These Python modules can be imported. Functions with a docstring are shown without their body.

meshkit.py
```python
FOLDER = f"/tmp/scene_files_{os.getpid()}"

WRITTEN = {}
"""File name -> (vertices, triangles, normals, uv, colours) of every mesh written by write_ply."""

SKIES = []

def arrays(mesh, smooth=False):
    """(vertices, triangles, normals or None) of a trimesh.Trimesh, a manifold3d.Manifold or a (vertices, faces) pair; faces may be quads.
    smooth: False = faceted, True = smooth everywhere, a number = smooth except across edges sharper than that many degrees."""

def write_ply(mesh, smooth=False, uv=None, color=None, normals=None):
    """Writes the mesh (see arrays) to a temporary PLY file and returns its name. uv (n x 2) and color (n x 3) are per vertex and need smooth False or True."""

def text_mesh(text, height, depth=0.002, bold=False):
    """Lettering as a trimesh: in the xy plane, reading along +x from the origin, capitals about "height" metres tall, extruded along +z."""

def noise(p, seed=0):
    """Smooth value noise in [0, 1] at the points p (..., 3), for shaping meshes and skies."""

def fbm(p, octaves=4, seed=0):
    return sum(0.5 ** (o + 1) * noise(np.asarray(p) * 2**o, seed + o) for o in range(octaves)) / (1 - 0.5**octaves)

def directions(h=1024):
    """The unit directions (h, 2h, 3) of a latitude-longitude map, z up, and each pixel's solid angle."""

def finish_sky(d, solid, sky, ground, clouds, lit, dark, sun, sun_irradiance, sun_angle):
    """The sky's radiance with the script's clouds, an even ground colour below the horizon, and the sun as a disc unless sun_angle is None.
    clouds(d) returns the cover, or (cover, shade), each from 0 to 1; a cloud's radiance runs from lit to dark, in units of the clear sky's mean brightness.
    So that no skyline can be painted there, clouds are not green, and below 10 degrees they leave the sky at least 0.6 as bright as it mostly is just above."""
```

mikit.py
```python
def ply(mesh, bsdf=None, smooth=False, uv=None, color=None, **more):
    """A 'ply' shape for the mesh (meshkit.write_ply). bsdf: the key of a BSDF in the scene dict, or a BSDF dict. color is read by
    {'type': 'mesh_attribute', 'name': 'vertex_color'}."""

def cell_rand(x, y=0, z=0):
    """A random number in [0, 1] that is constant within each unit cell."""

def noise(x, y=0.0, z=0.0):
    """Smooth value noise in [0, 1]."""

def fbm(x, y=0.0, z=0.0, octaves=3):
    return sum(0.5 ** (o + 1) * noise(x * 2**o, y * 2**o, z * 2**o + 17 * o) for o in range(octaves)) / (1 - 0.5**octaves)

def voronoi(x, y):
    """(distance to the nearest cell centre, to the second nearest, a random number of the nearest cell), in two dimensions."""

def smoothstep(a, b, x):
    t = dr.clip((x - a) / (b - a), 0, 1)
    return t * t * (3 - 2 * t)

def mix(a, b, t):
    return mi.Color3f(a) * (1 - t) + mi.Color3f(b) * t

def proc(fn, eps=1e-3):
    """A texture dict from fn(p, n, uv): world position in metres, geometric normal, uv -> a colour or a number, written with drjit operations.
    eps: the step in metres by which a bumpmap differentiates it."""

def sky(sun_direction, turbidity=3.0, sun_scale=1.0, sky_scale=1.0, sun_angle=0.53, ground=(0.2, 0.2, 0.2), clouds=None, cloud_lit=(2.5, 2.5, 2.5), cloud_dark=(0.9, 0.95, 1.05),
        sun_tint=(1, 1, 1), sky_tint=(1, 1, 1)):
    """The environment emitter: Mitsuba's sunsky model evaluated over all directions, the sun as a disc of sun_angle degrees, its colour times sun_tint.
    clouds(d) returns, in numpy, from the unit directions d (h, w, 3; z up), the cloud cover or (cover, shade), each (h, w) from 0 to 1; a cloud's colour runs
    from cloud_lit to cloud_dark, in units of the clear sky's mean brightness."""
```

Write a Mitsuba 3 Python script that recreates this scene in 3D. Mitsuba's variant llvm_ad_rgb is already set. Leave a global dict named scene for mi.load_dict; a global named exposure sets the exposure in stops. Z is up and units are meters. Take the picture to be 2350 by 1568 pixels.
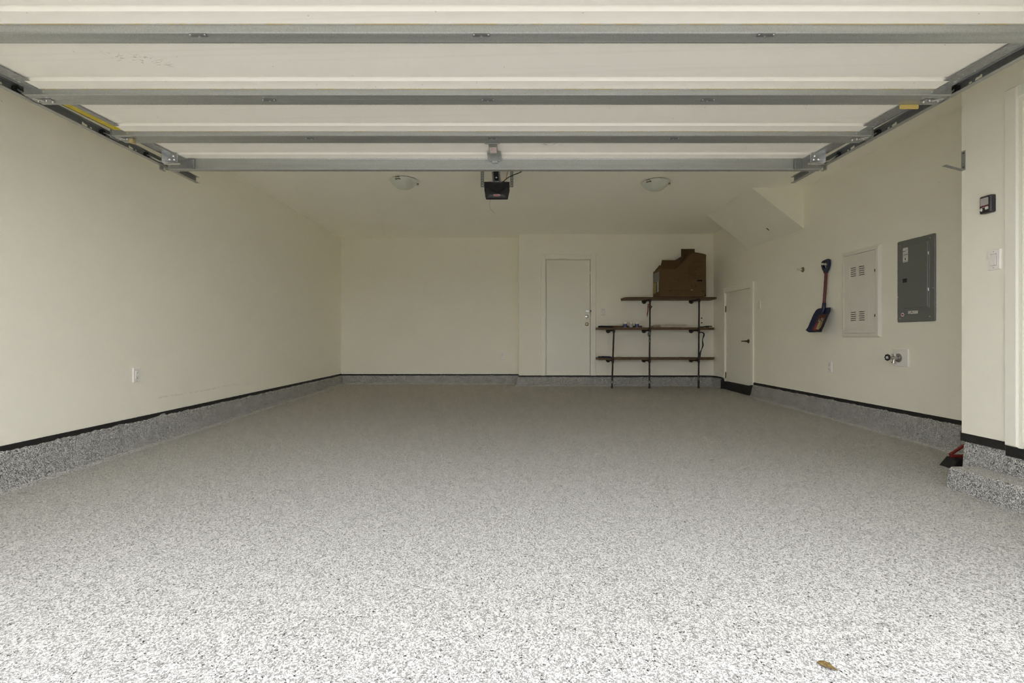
import math, numpy as np, trimesh, mitsuba as mi, drjit as dr, mikit, meshkit
from mikit import proc, noise, fbm, voronoi, cell_rand, smoothstep, mix
from shapely.geometry import Polygon, Point, box as sbox
from shapely.ops import unary_union
from shapely import affinity

H = 0.96            # height of the lens above the lowest part of the floor (all z below are measured from the lens and moved up by H)
F = 1110.0          # focal length in pixels of the 2350 x 1568 frame
T = mi.ScalarTransform4f
scene, labels = {}, {}

# ------------------------------------------------------------------ camera, sky, exposure
exposure = 4.66
scene['camera'] = {'type': 'perspective', 'fov': math.degrees(2*math.atan(1175/F)), 'fov_axis': 'x', 'near_clip': 0.05, 'far_clip': 500.0,
                   'principal_point_offset_x': (1175-1172)/2350.0, 'principal_point_offset_y': (784-775)/1568.0,
                   'to_world': T().look_at(origin=[0, 0, H], target=[0, 1, H], up=[0, 0, 1])}
scene['sky'] = mikit.sky((0.2, -0.5, 0.7), turbidity=6.0, sun_scale=0.0, ground=(0.34, 0.33, 0.31), clouds=lambda d: np.ones(d.shape[:2]), cloud_lit=(1.0, 1.01, 1.085))   # even overcast

# ------------------------------------------------------------------ materials
def P(name, col, rough=0.5, metal=0.0, spec=0.5, **k):
    c = {'type': 'rgb', 'value': list(col)} if isinstance(col, (tuple, list)) else proc(col)
    b = {'type': 'principled', 'base_color': c, 'roughness': rough, 'metallic': metal, 'specular': spec, **k}
    scene[name] = {'type': 'twosided', 'bsdf': b}

def flakes(k, f, curb):
    """Epoxy chips: white, pale, grey and black in shares that, on a curb, darken where fewer chips stuck to the upright face."""
    def fn(p, n, uv):
        ax, ay, az = dr.abs(n.x), dr.abs(n.y), dr.abs(n.z)
        flat = az > 0.75
        sx = ax > ay
        u = dr.select(flat, p.x, dr.select(sx, p.y, p.x))
        v = dr.select(flat, p.y, p.z)
        du, dv = (noise(u*330, v*330, 3.0)-0.5)*0.0044, (noise(u*330, v*330, 9.0)-0.5)*0.0044
        f1, f2, r = voronoi((u+du)*165*f, (v+dv)*165*f)
        g1, g2, q = voronoi((u-dv)*310*f, (v+du)*310*f)
        m = 0.0
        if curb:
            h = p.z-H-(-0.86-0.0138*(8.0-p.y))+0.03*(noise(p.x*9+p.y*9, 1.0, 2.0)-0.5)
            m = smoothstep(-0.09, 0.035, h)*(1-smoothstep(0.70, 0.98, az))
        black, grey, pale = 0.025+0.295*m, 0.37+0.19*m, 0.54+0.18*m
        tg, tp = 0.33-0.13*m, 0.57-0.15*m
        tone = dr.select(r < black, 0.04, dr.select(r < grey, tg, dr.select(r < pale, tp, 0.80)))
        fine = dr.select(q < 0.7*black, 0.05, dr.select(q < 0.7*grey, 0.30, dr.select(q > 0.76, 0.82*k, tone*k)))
        return mi.Color3f(fine, fine*0.985, fine*0.915)
    return fn
scene['flake'] = {'type': 'twosided', 'bsdf': {'type': 'diffuse', 'reflectance': proc(flakes(0.80, 1.08, False))}}
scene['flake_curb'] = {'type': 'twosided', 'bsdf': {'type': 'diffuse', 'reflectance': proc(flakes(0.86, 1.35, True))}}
def wall_fn(p, n, uv):
    a = 0.985 + 0.03*(fbm(p.x*1.3+p.y*1.3, p.z*1.3, 0.0, 3)-0.5)
    c = mi.Color3f(0.87, 0.843, 0.71)*a
    # grey scuff line low on the left wall, small dark nicks all over
    near = smoothstep(0.010, 0.003, dr.abs(p.z-(H-0.529)-0.012*(noise(p.y*5)-0.5)))*smoothstep(4.22, 4.3, p.y)*smoothstep(6.4, 5.1, p.y)
    near = dr.select(p.x < -3.0, near*smoothstep(0.35, 0.65, noise(p.y*42, p.z*120)), 0.0)
    u, v = p.x+p.y, p.z+0.3*p.x
    f1, f2, r = voronoi(u*2.2, v*2.2)
    nick = dr.select((r > 0.75) & (f1 < 0.005), 0.55, 0.0)
    return c*(1-0.16*near)*(1-nick)
P('wall', wall_fn, 0.6, spec=0.25)
def ceil_fn(p, n, uv):
    f1, f2, r = voronoi(p.x*3.1, p.y*3.1)
    nick = dr.select((r > 0.72) & (f1 < 0.009), 0.35, 0.0)
    return mi.Color3f(0.90, 0.875, 0.765)*(0.985+0.03*(fbm(p.x*1.5, p.y*1.5, 1.0, 3)-0.5))*(1-nick)
P('ceiling_paint', ceil_fn, 0.65, spec=0.2)
P('trim_paint', (0.84, 0.825, 0.71), 0.4, spec=0.4)
P('door_paint', (0.81, 0.795, 0.68), 0.42, spec=0.4)
P('black_rubber', lambda p, n, uv: mi.Color3f(0.016, 0.016, 0.015)*(0.7+0.6*noise(p.x*25+p.y*25, p.z*60)), 0.5, spec=0.4)
def panel_fn(p, n, uv):
    # white vinyl facing of the insulation with scuffs and specks
    c = mi.Color3f(0.84, 0.81, 0.725)
    a = smoothstep(0.07, 0.02, dr.abs(p.y-2.27-0.25*(p.x+1.74)))*smoothstep(0.16, 0.06, dr.abs(p.x+1.74))
    sc = a*smoothstep(0.66, 0.80, noise(p.x*75, p.y*140, 2.0))*0.65
    b = smoothstep(0.10, 0.02, dr.abs(p.y-3.30))*smoothstep(0.10, 0.02, dr.abs(p.x-0.28))*smoothstep(0.72, 0.8, noise(p.x*40+p.y*30, p.y*90, 5.0))
    f1, f2, r = voronoi(p.x*7.0, p.y*7.0)
    sp = dr.select((r > 0.80) & (f1 < 0.02), 0.45, 0.0)
    st = smoothstep(0.7, 0.85, noise(p.x*3.0+p.y*60, p.y*9, 4.0))*0.025
    return c*(1-0.5*sc)*(1-0.35*b)*(1-sp)*(1-st)
P('door_panel', panel_fn, 0.45, spec=0.4)
def galv_fn(p, n, uv):
    q = noise(p.x*430+p.z*130, p.y*430+p.z*430, p.z*90)
    s = noise(p.x*4, p.y*70, p.z*70)
    return mi.Color3f(0.43, 0.44, 0.415)*(0.79+0.28*q+0.14*s)
P('galvanised', galv_fn, 0.42, metal=0.75)
P('galvanised_dark', lambda p, n, uv: mi.Color3f(0.27, 0.28, 0.275)*(0.8+0.4*noise(p.x*120, p.y*120, p.z*120)), 0.5, metal=0.7)
P('stile_steel', lambda p, n, uv: mi.Color3f(0.36, 0.37, 0.362)*(0.8+0.4*noise(p.x*120, p.y*120, p.z*120)), 0.45, metal=0.7)
P('hinge_steel', (0.24, 0.245, 0.24), 0.45, metal=0.7)
P('bright_metal', (0.72, 0.73, 0.73), 0.25, metal=0.95)
P('rod_steel', (0.6, 0.6, 0.59), 0.3, metal=0.9)
P('black_nylon', (0.012, 0.012, 0.012), 0.45)
P('foam_edge', lambda p, n, uv: mix((0.42, 0.35, 0.20), (0.42, 0.40, 0.34), smoothstep(0.3, 0.6, noise(p.x*14+noise(p.x*90)))), 0.8)
P('yellow_print', lambda p, n, uv: mix((0.55, 0.43, 0.015), (0.40, 0.28, 0.01), smoothstep(0.5, 0.62, noise(p.x*220, p.y*70))*0.6), 0.5)
P('yellow_tape', (0.55, 0.41, 0.12), 0.5)
P('wood_tag', (0.42, 0.33, 0.16), 0.6)
P('warning_label', lambda p, n, uv: mix((0.66, 0.60, 0.57), (0.60, 0.42, 0.40), smoothstep(0.45, 0.6, noise(p.x*190, p.y*300))), 0.5)
P('black_plastic', (0.014, 0.014, 0.015), 0.32)
P('black_satin', (0.026, 0.026, 0.027), 0.36)
P('white_plastic', (0.80, 0.78, 0.71), 0.35)
P('slot_dark', (0.06, 0.055, 0.05), 0.6)
P('frosted_glass', (0.60, 0.62, 0.54), 0.3, spec=0.6)
P('dark_clip', (0.05, 0.045, 0.03), 0.45)
P('clip_metal', (0.62, 0.60, 0.52), 0.35)
P('panel_white', (0.72, 0.69, 0.60), 0.4)
P('vent_dark', (0.16, 0.14, 0.12), 0.7)
P('panel_grey', (0.145, 0.152, 0.138), 0.42)
P('sticker_white', (0.62, 0.62, 0.58), 0.5)
P('badge_pink', (0.50, 0.36, 0.36), 0.45)
P('window_pale', (0.40, 0.375, 0.345), 0.3)
P('ink_black', (0.018, 0.018, 0.017), 0.5)
P('ink_grey', (0.30, 0.30, 0.28), 0.5)
P('ink_red', (0.32, 0.03, 0.035), 0.5)
P('ink_pink', (0.55, 0.33, 0.32), 0.5)
P('ink_green', (0.36, 0.46, 0.38), 0.5)
P('black_iron', lambda p, n, uv: mi.Color3f(0.020, 0.015, 0.010)*(0.6+0.9*noise(p.x*50, p.y*50, p.z*50)), 0.5, metal=0.3)
def wood_fn(p, n, uv):
    g = fbm(p.x*3.5, p.y*60, p.z*60, 3)
    return mix((0.135, 0.082, 0.034), (0.075, 0.042, 0.017), g)
P('shelf_wood', wood_fn, 0.6)
P('dark_board', lambda p, n, uv: mix((0.13, 0.075, 0.035), (0.07, 0.04, 0.02), noise(p.x*6, p.y*50, p.z*90)), 0.6)
P('cardboard', lambda p, n, uv: mi.Color3f(0.120, 0.076, 0.037)*(0.92+0.16*fbm(p.x*12, p.z*12, p.y*12, 3)), 0.8, spec=0.2)
P('cardboard_inner', (0.092, 0.056, 0.026), 0.85, spec=0.2)
P('cardboard_ink', (0.062, 0.037, 0.017), 0.85, spec=0.2)
P('navy_plastic', (0.010, 0.014, 0.045), 0.35)
P('maroon_plastic', (0.11, 0.020, 0.020), 0.4)
P('decal_red', (0.075, 0.018, 0.018), 0.5)
P('decal_pink', (0.22, 0.03, 0.05), 0.5)
P('decal_yellow', (0.27, 0.21, 0.05), 0.5)
P('decal_cream', (0.34, 0.31, 0.20), 0.5)
P('peg_wood', (0.66, 0.62, 0.52), 0.5)
P('chrome', (0.50, 0.49, 0.47), 0.22, metal=0.95)
P('brass_aged', (0.30, 0.25, 0.15), 0.3, metal=0.9)
P('bronze', (0.10, 0.08, 0.05), 0.35, metal=0.8)
P('navy_cloth', (0.012, 0.014, 0.034), 0.8)
P('black_cloth', (0.014, 0.013, 0.012), 0.8)
P('grey_tape', (0.16, 0.155, 0.15), 0.5)
P('red_tool', (0.16, 0.012, 0.014), 0.4)
P('pale_stick', (0.55, 0.47, 0.40), 0.6)
P('paper_bag', (0.36, 0.29, 0.22), 0.8)
P('can_blue', (0.045, 0.055, 0.15), 0.4)
P('can_dark', (0.05, 0.055, 0.045), 0.4)
P('can_pale', (0.42, 0.40, 0.37), 0.45)
P('red_steel', (0.19, 0.018, 0.016), 0.4)
P('leaf_brown', lambda p, n, uv: mix((0.20, 0.15, 0.04), (0.10, 0.05, 0.02), noise(p.x*220, p.y*220)), 0.6)
P('copper_wire', (0.25, 0.11, 0.05), 0.5)
P('concrete', lambda p, n, uv: mi.Color3f(0.47, 0.46, 0.43)*(0.85+0.3*fbm(p.x*1.5, p.y*1.5, 0.0, 4)), 0.8, spec=0.2)
P('stucco', (0.5, 0.48, 0.43), 0.8, spec=0.2)

# ------------------------------------------------------------------ helpers
def each(name, meshes, mat, parent, **k):
    """Several alike pieces, each an entry of its own."""
    return [obj(name, m, mat, parent, **k) for m in meshes]

def eput(name, M, meshes, mat, parent, **k):
    return [obj(name, put(M, m), mat, parent, **k) for m in meshes]

def stuff(name, meshes, mat, parent, label=None):
    """Pieces too small to pick apart: one mesh."""
    k = obj(name, meshes, mat, parent); labels[k] = {'kind': 'stuff', **({'label': label} if label else {})}
    return k

def free(key):
    if key not in scene and key not in labels: return key
    i = 1
    while f'{key}_{i:03d}' in scene or f'{key}_{i:03d}' in labels: i += 1
    return f'{key}_{i:03d}'

def cat(*ms):
    out = []
    for m in ms: out.extend(m) if isinstance(m, (list, tuple)) else out.append(m)
    return trimesh.util.concatenate([trimesh.Trimesh(np.asarray(m.vertices), np.asarray(m.faces), process=False) for m in out])

def obj(name, mesh, mat, parent=None, label=None, smooth=False, **more):
    m = cat(mesh) if isinstance(mesh, (list, tuple)) else mesh.copy()
    m.apply_translation([0, 0, H])
    key = free(f'{parent}__{name}' if parent else name)
    scene[key] = mikit.ply(m, mat, smooth=smooth, **more)
    if label: labels[key] = {'label': label}
    return key

def thing(name, label, cat_, group=None):
    key = free(name)
    labels[key] = {'label': label, 'category': cat_}
    if group: labels[key]['group'] = group
    return key

def tag(key, label, cat_, group=None):
    labels[key] = {'label': label, 'category': cat_}
    if group: labels[key]['group'] = group
    return key

def struct(name, mesh, mat, label=None, parent=None, smooth=False):
    k = obj(name, mesh, mat, parent, smooth=smooth)
    if parent is None:
        labels[k] = {'kind': 'structure'}
        if label: labels[k]['label'] = label
    elif label: labels[k] = {'label': label}
    return k

def bb(x0, x1, y0, y1, z0, z1, b=0.0):
    """A box, its edges chamfered by b."""
    c = np.array([(x0+x1)/2, (y0+y1)/2, (z0+z1)/2]); h = np.abs(np.array([x1-x0, y1-y0, z1-z0]))/2
    if b <= 0:
        m = trimesh.creation.box(2*h); m.apply_translation(c); return m
    b = min(b, 0.49*2*h.min())
    pts = []
    for s in np.ndindex(2, 2, 2):
        s = np.array(s)*2-1
        for k in range(3):
            q = h-b; q[k] = h[k]; pts.append(c+s*q)
    return trimesh.Trimesh(*[np.array(a) for a in (lambda hh: (hh.vertices, hh.faces))(trimesh.convex.convex_hull(np.array(pts)))], process=False)

def cyl(p0, p1, r, n=16, r1=None):
    p0, p1 = np.asarray(p0, float), np.asarray(p1, float)
    d = p1-p0; L = np.linalg.norm(d); d /= L
    a = np.cross(d, [0, 0, 1] if abs(d[2]) < .9 else [1, 0, 0]); a /= np.linalg.norm(a); b = np.cross(d, a)
    t = np.arange(n)*2*np.pi/n
    ring = np.cos(t)[:, None]*a+np.sin(t)[:, None]*b
    r1 = r if r1 is None else r1
    v = np.vstack([p0+ring*r, p1+ring*r1, [p0], [p1]])
    i = np.arange(n); j = (i+1) % n
    f = np.vstack([np.stack([i, j, j+n], 1), np.stack([i, j+n, i+n], 1), np.stack([j, i, i*0+2*n], 1), np.stack([i+n, j+n, i*0+2*n+1], 1)])
    m = trimesh.Trimesh(v, f, process=False)
    return m

def tube(pts, r, n=10, rr=None):
    p = np.asarray(pts, float); k = len(p)
    t = np.gradient(p, axis=0); t /= np.linalg.norm(t, axis=1, keepdims=True)+1e-12
    ref = np.array([0.13, 0.31, 0.94]) if abs(t[0][2]) < .9 else np.array([1.0, 0.1, 0.05])
    a = np.cross(t, ref); a /= np.linalg.norm(a, axis=1, keepdims=True); b = np.cross(t, a)
    ang = np.arange(n)*2*np.pi/n
    R = np.broadcast_to(np.asarray(r if rr is None else rr, float), (k,))
    v = (p[:, None]+R[:, None, None]*(np.cos(ang)[None, :, None]*a[:, None]+np.sin(ang)[None, :, None]*b[:, None])).reshape(-1, 3)
    f = []
    for i in range(k-1):
        for j in range(n):
            q = (i*n+j, i*n+(j+1) % n, (i+1)*n+(j+1) % n, (i+1)*n+j)
            f += [(q[0], q[1], q[2]), (q[0], q[2], q[3])]
    v = np.vstack([v, p[:1], p[-1:]])
    for j in range(n):
        f.append(((j+1) % n, j, len(v)-2)); f.append(((k-1)*n+j, (k-1)*n+(j+1) % n, len(v)-1))
    m = trimesh.Trimesh(v, np.array(f), process=False); m.fix_normals(); return m

def smoothpts(pts, n=8):
    p = np.asarray(pts, float)
    from scipy.interpolate import CubicSpline
    t = np.r_[0, np.cumsum(np.linalg.norm(np.diff(p, axis=0), axis=1))]
    return CubicSpline(t, p)(np.linspace(0, t[-1], n*(len(p)-1)+1))

def lathe(profile, n=48, axis='z'):
    m = trimesh.creation.revolve(np.asarray(profile, float), sections=n)
    return m

def ext(poly, d):
    """Shapely polygon extruded along +z (local)."""
    gs = getattr(poly, 'geoms', [poly])
    return cat([trimesh.creation.extrude_polygon(g, d, engine='earcut') for g in gs if g.area > 0])

def rrect(w, h, r, cx=0, cy=0):
    return sbox(cx-w/2+r, cy-h/2+r, cx+w/2-r, cy+h/2-r).buffer(r, quad_segs=5) if r > 0 else sbox(cx-w/2, cy-h/2, cx+w/2, cy+h/2)

def bevel_plate(w, h, d, bev, r=0.004, cx=0, cy=0, w0=0.0):
    """Plate whose front edge is bevelled: (u, v, w) local, back at w0."""
    a, b = rrect(w, h, r, cx, cy), rrect(w-2*bev, h-2*bev, max(r-bev, 0.0005), cx, cy)
    pa, pb = np.array(a.exterior.coords)[:-1], np.array(b.exterior.coords)[:-1]
    pts = np.vstack([np.c_[pa, np.full(len(pa), w0)], np.c_[pa, np.full(len(pa), w0+max(d-bev*1.0, d*0.3))], np.c_[pb, np.full(len(pb), w0+d)]])
    hh = trimesh.convex.convex_hull(pts)
    return trimesh.Trimesh(hh.vertices, hh.faces, process=False)

def frame(o, u, w):
    u, w = np.array(u, float), np.array(w, float)
    M = np.eye(4); M[:3, 0] = u; M[:3, 1] = [0, 0, 1]; M[:3, 2] = w; M[:3, 3] = o
    return M
def onleft(y, z):  return frame([-3.10, y, z], [0, 1, 0], [1, 0, 0])
def onright(y, z, x=3.58): return frame([x, y, z], [0, -1, 0], [-1, 0, 0])
def onback(x, z, y=8.54):  return frame([x, y, z], [1, 0, 0], [0, -1, 0])
def put(M, m):
    m = cat(m) if isinstance(m, (list, tuple)) else m.copy()
    m.apply_transform(M); return m

def extrude_x(pts, x0, x1):
    """Closed polygon of (y, z) extruded between x0 and x1."""
    m = ext(Polygon(pts).buffer(0), x1-x0)
    v = m.vertices.copy(); m.vertices = np.c_[v[:, 2]+x0, v[:, 0], v[:, 1]]
    m.fix_normals(); return m

def strip_x(pts, t, x0, x1):
    """Thin bent sheet: open polyline of (y, z) given thickness t (upwards) and extruded between x0 and x1."""
    p = list(pts); q = [(y, z+t) for y, z in reversed(p)]
    return extrude_x(p+q, x0, x1)

def floor_z(y): return -0.86-0.0138*(8.0-y)

# ------------------------------------------------------------------ the shell
XL, XR, XN = -3.10, 3.58, 2.90          # left wall, right wall, near right wall
YB, YB2, YF, YN = 8.84, 8.54, 1.30, 3.11  # back wall, its forward part, front wall, end of the near right wall
ZC = 1.83
def floor_mesh():
    ys = np.linspace(1.0, 8.95, 40); xs = np.linspace(XL-0.1, XR+0.1, 30)
    gx, gy = np.meshgrid(xs, ys)
    v = np.c_[gx.ravel(), gy.ravel(), floor_z(gy.ravel())]
    i, j = np.meshgrid(np.arange(39), np.arange(29), indexing='ij'); a = (i*30+j).ravel()
    f = np.vstack([np.c_[a, a+1, a+31], np.c_[a, a+31, a+30]])
    return trimesh.Trimesh(v, f, process=False)
struct('floor', floor_mesh(), 'flake', 'white and grey speckled epoxy flake floor')
struct('ceiling', bb(XL-0.2, XR+0.2, 1.0, YB+0.2, ZC, ZC+0.15), 'ceiling_paint', 'cream painted ceiling')
struct('wall_left', bb(XL-0.15, XL, 1.0, YB+0.15, -1.0, ZC), 'wall', 'cream wall on the left')
struct('wall_back', bb(XL, 0.146, YB, YB+0.15, -1.0, ZC), 'wall', 'recessed left half of the back wall')
# the forward half of the back wall with the doorway cut out
DX0, DX1, DZT, DZB = 0.610, 1.425, 1.385, -0.672
struct('wall_rear', [bb(0.146, DX0, YB2, YB+0.15, -1.0, ZC), bb(DX1, XR+0.15, YB2, YB+0.15, -1.0, ZC),
                     bb(DX0, DX1, YB2, YB+0.15, DZT, ZC), bb(DX0, DX1, YB2, YB+0.15, -1.0, DZB)], 'wall', 'forward half of the back wall holding the door')
CY0, CY1, CZT, CZB = 7.205, 8.06, 0.744, -0.728
struct('wall_right', [bb(XR, XR+0.15, YN, CY0, -1.0, ZC), bb(XR, XR+0.15, CY1, YB2, -1.0, ZC), bb(XR, XR+0.15, CY0, CY1, CZT, ZC), bb(XR, XR+0.15, CY0, CY1, -1.0, CZB-0.02)], 'wall', 'cream wall on the right')
NY0, NY1, NZT, NZB = 1.93, 2.755, 1.365, -0.63
struct('wall_near', [bb(XN, XR+0.15, NY1, YN, -0.64, ZC), bb(XN, XR+0.15, YF, NY0, -0.64, ZC), bb(XN, XR+0.15, NY0, NY1, NZT, ZC), bb(XN+0.12, XR+0.15, NY0, NY1, -0.66, NZT)], 'wall', 'wall bay that steps in at the right')
GX0, GX1, GZ = -2.60, 2.32, 1.22        # the garage opening
struct('wall_front', [bb(XL-0.15, GX0, 1.05, YF, -1.0, ZC), bb(GX1, XR+0.15, 1.05, YF, -1.0, ZC), bb(GX0, GX1, 1.05, YF, GZ, ZC)], 'wall')
struct('driveway', bb(-9, 9, -14, 1.0, -1.12, floor_z(1.0)-0.004), 'concrete')
# stair soffit: triangular prism in the upper right corner
def prism_y(pts, y0, y1):
    m = ext(Polygon(pts), y1-y0); v = m.vertices.copy(); m.vertices = np.c_[v[:, 0], v[:, 2]+y0, v[:, 1]]; m.fix_normals(); return m
struct('stair_soffit', prism_y([(2.93, ZC+0.01), (XR+0.01, ZC+0.01), (XR+0.01, 1.322)], 5.905, 7.25), 'wall', 'sloped underside of a stair in the upper right corner')

obj('slot', tube([(3.410, 6.45, 1.4585), (3.446, 6.45, 1.4308)], 0.0045, 8), 'black_rubber', 'stair_soffit', label='small dark slot')

# ------------------------------------------------------------------ curbs and black strips along the wall foot
def resample(path, step):
    out = []
    for a, b in zip(path[:-1], path[1:]):
        a, b = np.array(a, float), np.array(b, float); n = max(1, int(np.ceil(np.linalg.norm(b-a)/step)))
        out += [a+(b-a)*k/n for k in range(n)]
    return np.array(out+[np.array(path[-1], float)])

def sweep_wall(path, prof, step=0.02, jag=0.0, jagrows=(), seed=1, cap0=None, cap1=None):
    """Profile rows prof(x, y) -> list of (offset from the wall, z), swept along the wall foot; the room lies to the right of the path."""
    p = resample(path, step); d = np.diff(p, axis=0); d /= np.linalg.norm(d, axis=1, keepdims=True)
    nn = np.c_[d[:, 1], -d[:, 0]]
    na, nb = np.vstack([nn[:1], nn]), np.vstack([nn, nn[-1:]])
    if cap0 is not None: na[0] = cap0
    if cap1 is not None: nb[-1] = cap1
    m = na+nb; m /= np.linalg.norm(m, axis=1, keepdims=True); m /= np.maximum((m*na).sum(1), 0.35)[:, None]
    rows = [prof(x, y) for x, y in p]; k = len(rows[0]); V = []
    for (q, nrm, r) in zip(p, m, rows):
        for ri, (o, z) in enumerate(r):
            if ri in jagrows:
                s = np.array([q[0]*60, q[1]*60, seed*7.0])
                z += jag*(meshkit.noise(s)*1.2+meshkit.noise(s*0.21)*1.0-1.0)+(0.026*math.exp(-((q[1]-4.29)/0.035)**2) if seed == 0 else 0)
            V.append([q[0]+nrm[0]*o, q[1]+nrm[1]*o, z])
    Fc = []
    for i in range(len(p)-1):
        for j in range(k-1):
            a = i*k+j; Fc += [(a, a+1, a+k+1), (a, a+k+1, a+k)]
    me = trimesh.Trimesh(np.array(V), np.array(Fc), process=False)
    return me

def curb_prof(top):
    def f(x, y):
        zf = floor_z(y)-0.004
        return [(0.0, top), (0.012, top), (0.022, top-0.012), (0.040, zf+0.085), (0.048, zf+0.045), (0.062, zf+0.020), (0.085, zf+0.006), (0.12, zf)]
    return f
def strip_prof(top, bot, t=0.006):
    return lambda x, y: [(0.0, top), (t, top), (t, bot), (0.0, bot)]
E, N_, S_, W_ = (1, 0), (0, 1), (0, -1), (-1, 0)
arc = [(XR-0.16+0.16*math.sin(a), YB2-0.16+0.16*math.cos(a)) for a in np.linspace(0, math.pi/2, 9)]
segs = [('left', [(XL, YF), (XL, YB)], None, (0, -1), -0.660, -0.700),
        ('back', [(XL, YB), (0.146, YB)], (1, 0), (-1, 0), -0.667, -0.700),
        ('step', [(0.146, YB), (0.146, YB2)], (0, -1), (0, -1), -0.667, -0.700),
        ('rear', [(0.146, YB2)]+arc+[(XR, 8.12)], (-1, 0), None, -0.669, -0.703),
        ('right', [(XR, 7.12), (XR, YN)], None, None, -0.660, -0.700)]
names = {'left': 'speckled curb along the left wall', 'back': 'speckled curb under the recessed back wall', 'step': 'speckled curb at the step of the back wall', 'rear': 'speckled curb below the back door and the shelves', 'right': 'speckled curb along the right wall'}
for i, (nm, path, c0, c1, zt, zb) in enumerate(segs):
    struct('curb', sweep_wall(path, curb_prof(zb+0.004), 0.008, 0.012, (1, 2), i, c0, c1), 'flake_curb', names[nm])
    struct('baseboard_'+nm, sweep_wall(path, strip_prof(zt, zb-0.012), 0.05, 0, (), i, c0, c1), 'black_rubber', 'black rubber strip above the curb')
# near right: curb block flush under the wall bay, its strip, and the step before the near door
def near_curb():
    ys = np.linspace(YF, YN-0.012, 160); V = []
    for y in ys:
        jag = 0.012*(meshkit.noise(np.array([y*70, 3.0, 1.0]))-0.5)
        zt = -0.652+jag
        V += [[XN+0.30, y, zt], [XN+0.012, y, zt], [XN+0.004, y, zt-0.012], [XN-0.004, y, -0.80], [XN-0.03, y, -1.0], [XN+0.30, y, -1.0]]
    k = 6; Fc = []
    for i in range(len(ys)-1):
        for j in range(k):
            a, b = i*k+j, i*k+(j+1) % k; Fc += [(a, b, b+k), (a, b+k, a+k)]
    e = (len(ys)-1)*k
    Fc += [(e, e+1, e+2), (e, e+2, e+3), (e, e+3, e+4), (e, e+4, e+5)]
    m = trimesh.Trimesh(np.array(V), np.array(Fc), process=False); m.fix_normals(); return m
struct('curb', [near_curb(), bb(XN+0.2, XR+0.1, 1.3, YN-0.015, -1.0, -0.655)], 'flake_curb', 'speckled curb under the near right wall')
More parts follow.
